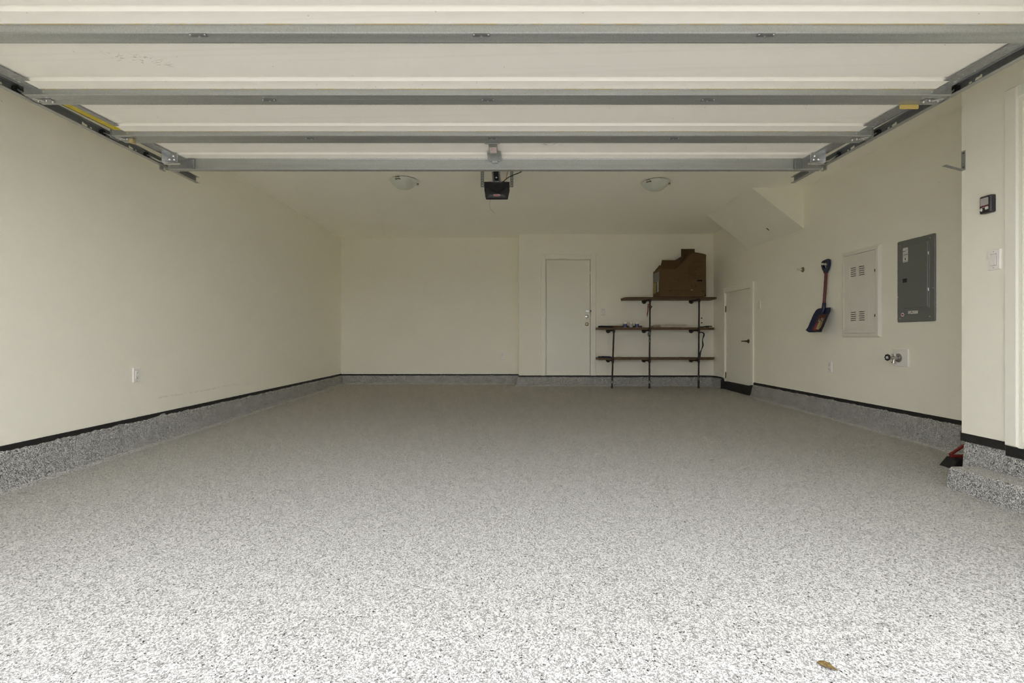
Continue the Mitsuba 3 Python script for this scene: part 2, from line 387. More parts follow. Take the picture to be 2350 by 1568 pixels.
struct('baseboard_near', [bb(XN-0.006, XN+0.02, NY1+0.075, YN+0.005, -0.662, -0.611, 0.001), bb(XN-0.005, XR, YN-0.01, YN+0.005, -0.662, -0.611), bb(XN-0.006, XN+0.12, NY0-0.08, NY1+0.075, -0.690, NZB, 0.001)], 'black_rubber', 'black rubber strip below the near door')
def step_mesh():
    zt = -0.80
    pts = [[x, y, z] for y in (1.6, 3.0) for x, z in ((2.735, zt), (2.72, zt-0.012), (2.70, floor_z(y)-0.02), (XN+0.1, floor_z(y)-0.02), (XN+0.1, zt))]
    hh = trimesh.convex.convex_hull(np.array(pts)); return trimesh.Trimesh(hh.vertices, hh.faces, process=False)
struct('door_step', step_mesh(), 'flake_curb', 'low speckled step before the near right door')
# closet doorway foot: black riser and black painted curb ends
struct('trim_1', [bb(XR-0.008, XR+0.14, CY0-0.10, CY1+0.07, -0.99, CZB, 0.002), bb(XR-0.055, XR+0.01, CY1+0.045, CY1+0.062, -0.99, -0.70, 0.003), bb(XR-0.055, XR+0.01, CY0-0.090, CY0-0.078, -0.99, -0.70, 0.003)], 'black_rubber', 'black riser below the small door')

# ------------------------------------------------------------------ doors
def casing(u0, u1, v1, vb, w, t, prof=True):
    """Door casing in the local wall frame: three mitred boards around the opening."""
    parts = []
    for a, b in ((u0-w, u0), (u1, u1+w)):
        parts.append(bevel_plate(b-a, v1+w-vb, t, 0.006, 0.001, (a+b)/2, (v1+w+vb)/2))
    parts.append(bevel_plate(u1-u0, w, t, 0.006, 0.001, (u0+u1)/2, v1+w/2))
    return parts
# back door
M = onback(0, 0)
d1 = 'door_1'; labels[d1] = {'kind': 'structure', 'label': 'pale flush door in the back wall'}
lx0, lx1 = 0.628, 1.404
obj('leaf', put(M, bevel_plate(lx1-lx0, 1.377-DZB-0.004, 0.035, 0.002, 0.002, (lx0+lx1)/2, (1.377+DZB+0.004)/2, -0.055)), 'door_paint', d1)
eput('casing', M, casing(0.616, 1.416, 1.385, DZB, 0.085, 0.018), 'trim_paint', d1)
each('jamb', [bb(DX0, 0.622, YB2, YB2+0.14, DZB, DZT), bb(1.411, DX1, YB2, YB2+0.14, DZB, DZT), bb(DX0, DX1, YB2, YB2+0.14, 1.381, DZT), bb(DX0, DX1, YB2+0.12, YB2+0.14, DZB, DZT)], 'trim_paint', d1)
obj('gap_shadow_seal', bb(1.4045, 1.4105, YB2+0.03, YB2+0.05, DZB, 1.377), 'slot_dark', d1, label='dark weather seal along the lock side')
def knob_mesh(r, d, rose):
    return lathe([(0, 0), (rose, 0), (rose, 0.006), (rose*0.8, 0.010), (0.011, 0.012), (0.011, d*0.45), (r*0.8, d*0.55), (r, d*0.75), (r*0.85, d*0.95), (0, d)], 28)
kn = obj('knob', put(onback(1.347, 0.238, YB2+0.02), knob_mesh(0.026, 0.06, 0.032)), 'brass_aged', d1, label='dark brass door knob', smooth=40)
db = obj('deadbolt', put(onback(1.347, 0.372, YB2+0.02), lathe([(0, 0), (0.033, 0), (0.032, 0.010), (0.024, 0.014), (0, 0.015)], 28)), 'chrome', d1, label='round steel deadbolt', smooth=40)
obj('thumb_turn', put(onback(1.347, 0.372, YB2+0.02), bb(-0.006, 0.006, -0.017, 0.017, 0.012, 0.03, 0.002)), 'chrome', db)
la = obj('latch_guard', put(onback(1.367, 0.468, YB2+0.02), bevel_plate(0.075, 0.034, 0.006, 0.002, 0.003)), 'chrome', d1, label='steel latch guard plate')
obj('latch_post', put(onback(1.408, 0.468, YB2+0.02), cyl((0, 0, 0), (0, 0, 0.04), 0.016, 16)), 'bronze', la)
obj('hinge_stud', put(onback(1.405, 1.145, YB2+0.02), [bb(-0.007, 0.007, -0.024, 0.024, 0, 0.022, 0.002)]), 'trim_paint', d1)
# small under-stair door on the right wall
d2 = 'door_2'; labels[d2] = {'kind': 'structure', 'label': 'small low door in the right wall under the stair'}
M = onright(0, 0)
obj('leaf', put(M, bevel_plate(CY1-CY0-0.008, CZT-CZB-0.006, 0.035, 0.002, 0.002, -(CY0+CY1)/2, (CZT+CZB)/2, -0.045)), 'door_paint', d2)
eput('casing', M, casing(-CY1, -CY0, CZT, -0.675, 0.088, 0.020), 'trim_paint', d2)
each('jamb', [bb(XR, XR+0.15, CY1-0.002, CY1+0.004, CZB, CZT), bb(XR, XR+0.15, CY0-0.004, CY0+0.002, CZB, CZT), bb(XR+0.03, XR+0.15, CY0, CY1, CZT-0.003, CZT+0.004), bb(XR+0.10, XR+0.15, CY0, CY1, CZB, CZT)], 'trim_paint', d2)
for z in (0.475, -0.625):
    obj('hinge', put(onright(CY1-0.004, z), [cyl((0, -0.05, 0.0), (0, 0.05, 0.0), 0.008, 12), bb(-0.012, 0.012, -0.048, 0.048, -0.004, 0.003)]), 'bronze', d2)
ml = onright(7.30, -0.055, XR+0.010)
lv = obj('lever_handle', put(ml, [lathe([(0, 0), (0.030, 0), (0.030, 0.008), (0.012, 0.012), (0.012, 0.05), (0, 0.05)], 24), bb(-0.115, 0.012, -0.009, 0.009, 0.040, 0.056, 0.004)]), 'bronze', d2, label='dark bronze lever handle', smooth=40)
# near right door (only its edge enters the frame)
d3 = 'door_3'; labels[d3] = {'kind': 'structure', 'label': 'white door at the right edge above the step'}
M = onright(0, 0, XN)
eput('casing', M, casing(-NY1, -NY0, NZT, NZB+0.004, 0.072, 0.018), 'trim_paint', d3)
each('jamb', [bb(XN-0.008, XN+0.12, NY1-0.020, NY1+0.003, NZB, NZT), bb(XN-0.008, XN+0.12, NY0-0.003, NY0+0.020, NZB, NZT), bb(XN-0.008, XN+0.12, NY0, NY1, NZT-0.02, NZT+0.003)], 'trim_paint', d3)
obj('leaf', bb(XN+0.04, XN+0.08, NY0+0.02, NY1-0.02, NZB, NZT-0.02, 0.002), 'door_paint', d3)

# ------------------------------------------------------------------ overhead garage door, hanging open
gd = thing('garage_door', 'white sectional garage door hanging open overhead with galvanised cross rails', 'garage door')
GL, GR = -2.557, 2.315
J = [dict(Yr=1.99, zp=1.288, zr=1.255, Y0=2.004, Ye=2.052, Yl=2.064), dict(Yr=2.539, zp=1.306, zr=1.274, Y0=2.590, Ye=2.640, Yl=2.648),
     dict(Yr=3.096, zp=1.322, zr=1.292, Y0=3.133, Ye=3.207, Yl=3.215), dict(Yr=3.605, zp=1.335, zr=1.2525, Y0=3.608, Ye=3.62, Yl=3.63)]
def zpan(y): return 1.306+0.0272*(y-2.539)
st = 0.0025
for i in range(4):
    j = J[i]; prev = J[i-1] if i else None
    ys = prev['Yl']+0.004 if prev else 1.48
    yr = j['Yr']; zs, zr_ = zpan(ys), zpan(yr)
    sk_ = [((prev['Y0']+0.002 if prev else 1.44), zpan(ys)+0.045), (j['Y0']-0.002, zpan(yr)+0.045)]
    sec = obj('section', strip_x(sk_, 0.004, GL, GR), 'door_panel', gd, label='white steel skin of one door section')
    b = 0.080+0.002*i
    prof = [(ys, zs), (ys+0.045, zpan(ys+0.045)), (ys+0.049, zpan(ys+0.049)+0.004), (yr-b-0.030, zpan(yr-b-0.03)+0.006), (yr-b-0.018, zpan(yr-b-0.018)+0.020), (yr-b, zpan(yr-b)), (yr, zr_-0.001)]
    obj('insulation_panel', strip_x(prof, 0.02, GL+0.086, GR-0.086), 'door_panel', sec)
    if i < 3:
        obj('foam_bead', strip_x([(yr-0.004, zr_-0.0035), (yr+0.002, zr_-0.0035)], 0.003, GL+0.09, GR-0.09), 'foam_edge', sec, label='yellowish foam line')
        obj('far_rail', strip_x([(yr, zr_+0.02), (yr+0.0005, j['zr']+0.003), (yr+0.004, j['zr']), (j['Y0']-0.006, j['zr']-0.0015), (j['Y0']-0.001, j['zr']+0.004), (j['Y0']-0.0005, zr_+0.04)], st, GL, GR), 'galvanised', sec)
    else:
        obj('end_stiffener', [strip_x([(yr-0.012, zr_+0.0005), (yr-0.001, zr_-0.002), (yr+0.001, zr_-0.006), (yr+0.002, j['zr']+0.007), (yr+0.006, j['zr']+0.0015), (yr+0.04, j['zr'])], st, GL, GR), bb(GL, GR, yr+0.003, yr+0.006, j['zr']+0.004, zr_+0.045)], 'galvanised', sec)
    if i > 0:
        z0 = prev['zr']; tl = 0.0085 if i == 1 else 0.003
        obj('near_rail', strip_x([(prev['Y0']+0.0005, zs+0.04), (prev['Y0']+0.001, z0+tl+0.0035), (prev['Y0']+0.004, z0+tl), (prev['Ye'], z0+0.001), (prev['Ye']+0.003, z0), (prev['Yl'], z0+0.0005), (prev['Yl']+0.0005, zs+0.012)], st, GL, GR), 'galvanised', sec)
    y0 = (prev['Yl'] if prev else 1.50); y1 = yr
    for sd in (-1, 1):
        xo = GL+0.034 if sd < 0 else GR-0.034
        def xr(a_, b_): return sorted((xo-sd*a_, xo-sd*b_))
        body = strip_x([(y0, zpan(y0)+0.002), (y1+0.002, zpan(y1)+0.002)], 0.003, *xr(0.0, 0.058))
        lip = strip_x([(y0+0.045, zpan(y0)-0.004), (y1-0.090, zpan(y1-0.09)-0.004)], 0.003, *xr(0.058, 0.088))
        web = strip_x([(y0+0.045, zpan(y0)-0.004), (y1-0.090, zpan(y1-0.09)-0.004)], 0.010, *xr(0.056, 0.059))
        rim = strip_x([(y0, zpan(y0)-0.004), (y1, zpan(y1)-0.004)], 0.045, *xr(-0.0015, 0.0015))
        skey = obj('end_stile', [body, lip, web, rim], 'stile_steel', sec)
        for k in range(4):
            yy = y1-0.07-0.035*k; zz = zpan(yy)+0.0015
            if i < 3: obj('rivet', cyl((xo-sd*(0.012+0.013*(k % 3)), yy, zz-0.0012), (xo-sd*(0.012+0.013*(k % 3)), yy, zz+0.001), 0.0035 if k else 0.007, 8), 'bright_metal', sec)
        if i < 3: obj('rivet', cyl((xo-sd*0.068, yr-0.0025, j['zr']+0.017), (xo-sd*0.068, yr+0.001, j['zr']+0.017), 0.0045, 10), 'bright_metal', sec)
# hinges between sections, end hinges, rollers
ZT = 1.318
for i in range(3):
    j = J[i]; z = j['zr']
    for hx in (-1.293, -0.122, 1.055):
        pl = [bb(hx-0.036, hx+0.036, j['Y0']-0.012, j['Y0']+0.008, z-0.0045, z-0.003, 0.0006)]
        hk = obj('hinge', pl, 'hinge_steel', gd)
        for d, e in ((-0.030, -0.008), (0.030, -0.008), (0.0, 0.006)):
            obj('bolt', cyl((hx+d, j['Y0']+e, z-0.008), (hx+d, j['Y0']+e, z-0.004), 0.0042, 6), 'bright_metal', hk)
    for sd in (-1, 1):
        xo = GL if sd < 0 else GR; y = j['Y0']
        eh = obj('end_hinge', [bb(*sorted((xo-sd*0.004, xo-sd*0.105)), y-0.012, y+0.020, z-0.006, z-0.003, 0.001), bb(*sorted((xo+sd*0.002, xo+sd*0.006)), y-0.04, y+0.03, z-0.010, z+0.045, 0.001)], 'galvanised', gd)
        for d, e in ((0.075, -0.003), (0.095, 0.012), (0.030, 0.0)):
            obj('bolt', cyl((xo-sd*d, y+e, z-0.014), (xo-sd*d, y+e, z-0.004), 0.0062, 6), 'bright_metal', eh)
        xw = -2.607 if sd < 0 else 2.344
        ro = obj('roller', [cyl((xw+sd*0.014, y-0.02, ZT), (xw+sd*0.030, y-0.02, ZT), 0.0205, 22), cyl((xw+sd*0.010, y-0.02, ZT), (xw+sd*0.032, y-0.02, ZT), 0.009, 12)], 'black_nylon', gd, smooth=30)
        obj('shaft', tube([(xw+sd*0.014, y-0.02, ZT), (xo+sd*0.002, y-0.012, z+0.004), (xo-sd*0.07, y-0.008, z-0.011)], 0.0055, 10), 'rod_steel', ro, smooth=True)
yE = 3.605
for sd in (-1, 1):   # top brackets with their rollers
    xo = GL if sd < 0 else GR
    tb = obj('top_bracket', [bb(*sorted((xo-sd*0.062, xo-sd*0.145)), 3.498, 3.503, 1.262, 1.334, 0.001), bb(*sorted((xo-sd*0.062, xo-sd*0.145)), 3.498, 3.595, 1.328, 1.333, 0.001), bb(*sorted((xo-sd*0.058, xo-sd*0.063)), 3.46, 3.55, 1.255, 1.334, 0.001), bb(*sorted((xo-sd*0.05, xo-sd*0.165)), 3.488, 3.506, 1.252, 1.263, 0.002)], 'bright_metal', gd)
    for d, z in ((0.085, 1.292), (0.118, 1.290), (0.112, 1.316)):
        obj('bolt', cyl((xo-sd*d, 3.490, z), (xo-sd*d, 3.500, z), 0.0075, 6), 'bright_metal', tb)
    obj('bumper_cap', bb(*sorted((xo-sd*0.15, xo-sd*0.205)), 3.590, 3.604, 1.256, 1.328, 0.004), 'galvanised_dark', gd)
    xw = -2.607 if sd < 0 else 2.344
    ro = obj('roller', [cyl((xw+sd*0.014, 3.49, ZT), (xw+sd*0.030, 3.49, ZT), 0.0205, 22)], 'black_nylon', gd, smooth=30)
    obj('shaft', tube([(xw+sd*0.014, 3.49, ZT), (xo-sd*0.02, 3.492, 1.275), (xo-sd*0.15, 3.492, 1.258)], 0.0055, 10), 'rod_steel', ro, smooth=True)
# opener bracket on the last section, with its warning label
bx = -0.122; za = 1.306
arm = obj('opener_bracket', [bb(bx-0.026, bx+0.026, 3.205, 3.47, za, za+0.003, 0.001), bb(bx-0.028, bx-0.025, 3.205, 3.47, za, za+0.022), bb(bx+0.025, bx+0.028, 3.205, 3.47, za, za+0.022), bb(bx-0.050, bx+0.050, 3.200, 3.216, 1.286, 1.290, 0.001)], 'galvanised', gd)
obj('warning_label', bb(bx-0.024, bx+0.024, 3.32, 3.42, za-0.0016, za-0.0004), 'warning_label', arm, label='pale label printed in red')
obj('lift_plate', [bb(bx-0.046, bx+0.054, 3.45, 3.60, za+0.012, za+0.016, 0.001), bb(bx-0.026, bx+0.034, 3.45, 3.60, za+0.004, za+0.014, 0.002), bb(bx-0.018, bx+0.026, 3.585, 3.602, 1.296, 1.334, 0.003), cyl((bx-0.03, 3.594, 1.318), (bx+0.04, 3.594, 1.318), 0.006, 10), cyl((bx+0.004, 3.585, 1.308), (bx+0.004, 3.598, 1.308), 0.008, 8)], 'galvanised', arm)
yl = obj('safety_label', strip_x([(2.715, zpan(2.715)-0.0005), (3.075, zpan(3.075)-0.0005)], 0.0015, GL+0.037, GL+0.091), 'yellow_print', gd, label='long yellow safety label on the end stile')
obj('yellow_tag', bb(GR-0.185, GR-0.085, 2.642, 2.652, 1.252, 1.274, 0.002), 'yellow_tape', gd, label='short yellow tape on the rail end')
obj('wood_tag', bb(GL+0.088, GL+0.112, 3.125, 3.16, 1.262, 1.290, 0.003), 'wood_tag', gd, label='pale yellowish tag at the rail end')

# ------------------------------------------------------------------ tracks
def track(name, s, label):
    k = thing(name, label, 'door track', 'tracks of the garage door')
    xw = -2.636 if s < 0 else 2.373       # web
    xf = xw-s*0.029                        # flange tips (towards the door)
    Zm, hh_, Rr = 1.318, 0.0255, 0.30
    ye, yc = 4.05, YF+0.05+Rr
    slots = []
    for y in (2.455, 2.995, 3.36, 3.80):
        for (dy, w, h) in ((0.0, 0.034, 0.016), (-0.014, 0.016, 0.026), (0.042, 0.018, 0.009)):
            slots.append(rrect(w, h, min(w, h)*0.49, y+dy, Zm-0.001))
    web = sbox(yc, Zm-hh_, ye, Zm+hh_).difference(unary_union(slots))
    m = ext(web, 0.002); v = m.vertices.copy(); m.vertices = np.c_[v[:, 2]+xw-0.001, v[:, 0], v[:, 1]]; m.fix_normals()
    obj('web', m, 'galvanised_dark', k)
    # path of the flanges and of the curved and upright part
    path = [(ye, Zm), (yc, Zm)]+[(yc-Rr*math.sin(a), Zm-Rr+Rr*math.cos(a)) for a in np.linspace(0.1, math.pi/2, 10)]+[(YF+0.05, -0.90)]
    p = np.array(path); d = np.gradient(p, axis=0); d /= np.linalg.norm(d, axis=1, keepdims=True); nrm = np.c_[d[:, 1], -d[:, 0]]*-1
    d[0] = d[1] = (-1, 0); nrm = np.c_[-d[:, 1], d[:, 0]]
    def band(x0, x1, o0, o1, pp=slice(None)):
        q, n2 = p[pp], nrm[pp]; V = []
        for (yy, zz), (ny, nz) in zip(q, n2):
            for x, o in ((x0, o0), (x1, o0), (x1, o1), (x0, o1)): V.append((x, yy+ny*o, zz+nz*o))
        Fc = []
        for i in range(len(q)-1):
            for j in range(4):
                a, b = 4*i+j, 4*i+(j+1) % 4; Fc += [(a, b, b+4), (a, b+4, a+4)]
        Fc += [(0, 1, 2), (0, 2, 3)]; e = 4*(len(q)-1); Fc += [(e, e+2, e+1), (e, e+3, e+2)]
        mm = trimesh.Trimesh(np.array(V), np.array(Fc), process=False); mm.fix_normals(); return mm
    fl = []
    for sg in (-1, 1):
        fl.append(band(xw, xf, sg*(hh_-0.002), sg*hh_))
        fl.append(band(xf, xf+s*0.002, sg*(hh_-0.0035), sg*hh_))
    fl.append(band(xw-0.001, xw+0.001, -hh_, hh_, slice(1, None)))
    obj('flange', fl, 'galvanised', k)
    obj('stop_bolt', [bb(xw-0.003, xw+0.003, 3.63, 3.67, 1.262, 1.296, 0.001), bb(*sorted((xw, xw-s*0.022)), 3.63, 3.67, 1.261, 1.264, 0.001), cyl((xw-s*0.012, 3.675, 1.280), (xw-s*0.012, 3.715, 1.286), 0.004, 8)], 'galvanised', k)
    return k
track('door_track', -1, 'galvanised door track with keyhole slots along the left wall')
track('door_track', 1, 'galvanised door track with keyhole slots along the right wall')

# ------------------------------------------------------------------ opener
op = thing('door_opener', 'black garage door opener hanging from the ceiling on perforated straps', 'garage door opener')
ox = -0.144
bod = trimesh.convex.convex_hull(np.array([[ox+sx*w, y, z] for sx in (-1, 1) for (w, y, z) in ((0.133, 5.02, 1.618), (0.128, 5.02, 1.52), (0.117, 5.03, 1.452), (0.112, 5.045, 1.440), (0.133, 5.34, 1.618), (0.117, 5.33, 1.545), (0.127, 5.015, 1.612))]))
obj('housing', trimesh.Trimesh(bod.vertices, bod.faces, process=False), 'black_plastic', op)
# front shield with a V-shaped upper edge, bulging outwards
def shield():
    us = np.linspace(-1, 1, 33); V, Fc = [], []
    R = 14
    for u in us:
        a = abs(u)
        top = 1.515+0.064*a**1.15 if a < 0.97 else 1.585
        for r in range(R):
            t = r/(R-1); z = 1.445+(top-1.445)*t
            hw = 0.113+0.016*(z-1.445)/0.15
            bul = 0.034*math.sin(math.pi*min(1, 0.10+0.86*t))**0.6*(1-a**6)
            V.append([ox+u*hw, 5.03-bul, z])
    n = len(us)
    for i in range(n-1):
        for r in range(R-1):
            q = i*R+r; Fc += [(q, q+R, q+R+1), (q, q+R+1, q+1)]
    # closing edge on top
    base = len(V)
    for i, u in enumerate(us):
        x, y, z = V[i*R+R-1]; V.append([x, 5.035, z+0.002])
    for i in range(n-1):
        Fc += [(i*R+R-1, (i+1)*R+R-1, base+i+1), (i*R+R-1, base+i+1, base+i)]
    m = trimesh.Trimesh(np.array(V), np.array(Fc), process=False); return m
obj('front_shield', shield(), 'black_satin', op, smooth=50)
Mo = frame([ox, 4.9945, 1.472], [1, 0, 0], [0, -1, 0])
bd = obj('badge', put(Mo, ext(affinity.scale(Point(0, 0).buffer(1, quad_segs=10), 0.039, 0.0105), 0.002)), 'warning_label' if False else 'badge_pink', op, label='small oval badge with red lettering')
tm = meshkit.text_mesh('GENIE', 0.011, 0.001, True); tm.apply_translation([-tm.bounds[:, 0].mean(), -tm.bounds[:, 1].mean(), 0.002])
obj('lettering', put(Mo, tm), 'ink_red', bd)
stuff('lettering', put(Mo, [bb(-0.033+0.007*k, -0.028+0.007*k, -0.0175, -0.0140, 0, 0.001) for k in range(10)]), 'ink_pink', bd)
obj('rail', [bb(ox-0.040, ox-0.034, 1.32, 5.05, 1.612, 1.640), bb(ox+0.034, ox+0.040, 1.32, 5.05, 1.612, 1.640), bb(ox-0.040, ox+0.040, 1.32, 5.05, 1.638, 1.644), bb(ox-0.040, ox-0.024, 1.32, 5.05, 1.609, 1.612), bb(ox+0.024, ox+0.040, 1.32, 5.05, 1.609, 1.612)], 'galvanised', op)
obj('drive_belt', bb(ox-0.022, ox+0.022, 1.4, 5.0, 1.615, 1.632, 0.002), 'black_nylon', op)
obj('rail_clip', [bb(ox-0.008, ox+0.008, 4.86, 4.875, 1.607, 1.614, 0.001)], 'white_plastic', op)
obj('rail_bracket', [bb(ox-0.055, ox+0.055, 4.985, 5.04, 1.612, 1.625, 0.003)], 'bright_metal', op)
for s in (-1, 1):
    xs_ = ox+s*0.156
    holes = unary_union([Point(0.0, 0.018+0.026*k).buffer(0.0058) for k in range(9)])
    leafp = sbox(-0.016, 0.0, 0.016, 0.245).difference(holes)
    mm = put(frame([xs_, 5.10, 1.587], [1, 0, 0], [0, -1, 0]), ext(leafp, 0.003))
    obj('hanger_strap', [mm, bb(*sorted((xs_-s*0.016, xs_-s*0.014)), 5.10, 5.128, 1.587, ZC), bb(*sorted((xs_-s*0.02, ox+s*0.13)), 5.095, 5.12, 1.592, 1.606)], 'galvanised_dark', op)
obj('power_cord', tube(smoothpts([(ox+0.04, 5.08, 1.615), (ox+0.085, 5.06, 1.65), (ox+0.15, 5.0, 1.672), (ox+0.235, 4.98, 1.70), (ox+0.30, 5.0, 1.76), (ox+0.31, 5.02, ZC)], 6), 0.0045, 8), 'black_nylon', op, smooth=True)
obj('sensor_wire', tube(smoothpts([(ox+0.075, 5.06, 1.61), (ox+0.078, 5.06, 1.645), (ox+0.10, 5.03, 1.66), (ox+0.105, 5.03, 1.70), (ox+0.135, 5.0, 1.745), (ox+0.14, 5.02, ZC)], 6), 0.0032, 8), 'copper_wire', op, smooth=True)
obj('antenna_wire', tube(smoothpts([(ox-0.068, 5.06, 1.450), (ox-0.076, 5.06, 1.40), (ox-0.066, 5.05, 1.345), (ox-0.038, 5.04, 1.313), (ox-0.018, 5.04, 1.298)], 6), 0.0016, 6), 'ink_grey', op, smooth=True)

# ------------------------------------------------------------------ ceiling lamps
def lamp(cx, cy, label, a0):
    k = thing('ceiling_lamp', label, 'ceiling lamp', 'dome lamps on the ceiling')
    R, D = 0.163, 0.098
    rho = (R*R+D*D)/(2*D); am = math.asin(R/rho)
    dome = [(R-0.004, 0.0), (R, -0.004)]+[(rho*math.sin(a), -0.006-(rho*math.cos(a)-(rho-D))) for a in np.linspace(am, 0, 18)[1:]]
    dome[-1] = (0.0, -0.006-D)
    m = lathe(dome, 56); m.apply_translation([cx, cy, ZC-0.006]); m.fix_normals()
    obj('shade', m, 'frosted_glass', k, smooth=40)
    obj('rim', lathe([(0.0, 0.006), (R-0.012, 0.006), (R-0.012, -0.004), (0.0, -0.004)], 40).apply_translation([cx, cy, ZC-0.006]), 'dark_clip', k, label='narrow dark seam at the ceiling')
    for q in range(3):
        a = a0+q*2*math.pi/3
        R3 = trimesh.transformations.rotation_matrix(a, [0, 0, 1]); R3[:3, 3] = [cx, cy, ZC-0.004]
        ck = obj('clip', put(R3, bb(R-0.020, R+0.003, -0.027, 0.027, -0.036, -0.004, 0.002)), 'clip_metal', k)
        each('clip_slot', [put(R3, bb(R-0.016, R+0.0045, -0.026, 0.026, -0.014, -0.007, 0.001)), put(R3, bb(R-0.022, R+0.004, -0.028, 0.028, -0.036, -0.027, 0.001))], 'dark_clip', ck)
lamp(-1.24, 5.62, 'unlit frosted dome lamp on the ceiling left of the opener', math.radians(-104))
lamp(1.70, 5.68, 'unlit frosted dome lamp on the ceiling right of the opener', math.radians(-135))

# ------------------------------------------------------------------ outlets and switches
def plate(name, M, label, cat_, kind, w=0.076, h=0.122, screws=True):
    k = thing(name, label, cat_, 'wall outlets' if kind == 'outlet' else 'light switches')
    obj('plate', put(M, bevel_plate(w, h, 0.010, 0.005, 0.004)), 'white_plastic', k)
    if kind == 'outlet':
        obj('insert', put(M, bevel_plate(0.034, 0.068, 0.0125, 0.001, 0.002)), 'white_plastic', k)
        for dz in (-0.019, 0.019):
            stuff('socket', put(M, [bb(-0.009, -0.006, dz-0.002, dz+0.007, 0.0122, 0.0131), bb(0.006, 0.009, dz-0.002, dz+0.006, 0.0122, 0.0131), cyl((0, dz-0.008, 0.0122), (0, dz-0.008, 0.0131), 0.0035, 10)]), 'slot_dark', k)
        eput('seam', M, [bb(-0.018, 0.018, -0.0355, -0.0340, 0.0095, 0.0108), bb(-0.018, 0.018, 0.0340, 0.0355, 0.0095, 0.0108)], 'ink_grey', k)
    elif kind == 'rocker':
        rk = trimesh.convex.convex_hull(np.array([[x, y, z] for x in (-0.016, 0.016) for y, z in ((-0.033, 0.009), (-0.033, 0.0185), (0.0, 0.0125), (0.033, 0.0115), (0.033, 0.009))]))
        obj('rocker', put(M, trimesh.Trimesh(rk.vertices, rk.faces, process=False)), 'white_plastic', k)
        eput('seam', M, [bb(-0.018, 0.018, -0.0355, -0.0338, 0.0095, 0.0108), bb(-0.018, 0.018, 0.0338, 0.0355, 0.0095, 0.0108), bb(-0.018, -0.0165, -0.035, 0.035, 0.0095, 0.0104), bb(0.0165, 0.018, -0.035, 0.035, 0.0095, 0.0104)], 'ink_grey', k)
    eput('screw', M, [cyl((0, v, 0.009), (0, v, 0.0108), 0.003, 8) for v in (-0.0485, 0.0485)], 'ink_grey', k)
    return k
plate('wall_outlet', onleft(4.0, -0.308), 'white outlet low on the left wall', 'outlet', 'outlet')
plate('wall_outlet', onback(-0.151, -0.342, YB), 'white outlet on the recessed back wall left of the door', 'outlet', 'outlet')
plate('wall_outlet', onright(5.42, -0.330), 'white outlet on the right wall below the shovel', 'outlet', 'outlet')
plate('light_switch', onback(1.632, 0.454), 'white light switch between the back door and the shelves', 'switch', 'rocker')
plate('light_switch', onright(6.96, 0.470), 'white light switch on the right wall beside the small door', 'switch', 'rocker')
plate('light_switch', onright(2.895, 0.466, XN), 'white rocker switch on the near right wall beside the door casing', 'switch', 'rocker', 0.078, 0.124)

# ------------------------------------------------------------------ opener wall control
wc = thing('wall_control', 'black opener wall control with a pale window on the near right wall', 'control')
M = onright(2.928, 0.806, XN)
obj('case', put(M, bevel_plate(0.074, 0.106, 0.030, 0.006, 0.008)), 'black_satin', wc)
obj('window', put(M, ext(rrect(0.050, 0.046, 0.004, -0.003, 0.018), 0.0308)), 'window_pale', wc, label='pale window')
obj('light_bar', put(M, [bb(-0.026, 0.022, -0.014, -0.006, 0.029, 0.0322, 0.001)]), 'maroon_plastic', wc, label='red bar above the buttons')
obj('light_bar', put(M, [bb(-0.020, 0.016, -0.017, -0.014, 0.029, 0.0316, 0.0005)]), 'ink_pink', wc)
obj('button', put(M, ext(affinity.scale(Point(-0.021, -0.028).buffer(1), 0.0068, 0.0105), 0.0318)), 'white_plastic', wc)
obj('button', put(M, ext(rrect(0.020, 0.017, 0.004, 0.012, -0.024), 0.0318)), 'sticker_white', wc)
obj('button', put(M, ext(Point(-0.002, -0.042).buffer(0.004), 0.0315)), 'black_plastic', wc)

# ------------------------------------------------------------------ corner bracket
lb = thing('shelf_bracket', 'galvanised L-shaped steel bracket screwed to the corner of the near right wall', 'bracket')
M = onright(3.097, 0, XN)
v_leg = sbox(-0.0135, 1.070, 0.0135, 1.195).difference(unary_union([Point(0.004, 1.180).buffer(0.004), Point(-0.004, 1.125).buffer(0.004), Point(0.003, 1.090).buffer(0.004)]))
obj('upright_leg', put(M, ext(v_leg, 0.003)), 'galvanised', lb)
h_leg = ext(sbox(-0.0135, 0.0, 0.0135, 0.128).difference(unary_union([Point(0.003, 0.035).buffer(0.004), Point(-0.003, 0.072).buffer(0.0045), Point(0.003, 0.112).buffer(0.0045)])), 0.003)
R_ = trimesh.transformations.rotation_matrix(math.radians(76), [1, 0, 0]); h_leg.apply_transform(R_); h_leg.apply_translation([0, 1.0725, 0.0015])
obj('shelf_leg', put(M, h_leg), 'galvanised', lb)
eput('screw', M, [cyl((0.004, 1.180, 0), (0.004, 1.180, 0.005), 0.0045, 8), cyl((0.003, 1.090, 0), (0.003, 1.090, 0.005), 0.0045, 8)], 'slot_dark', lb)

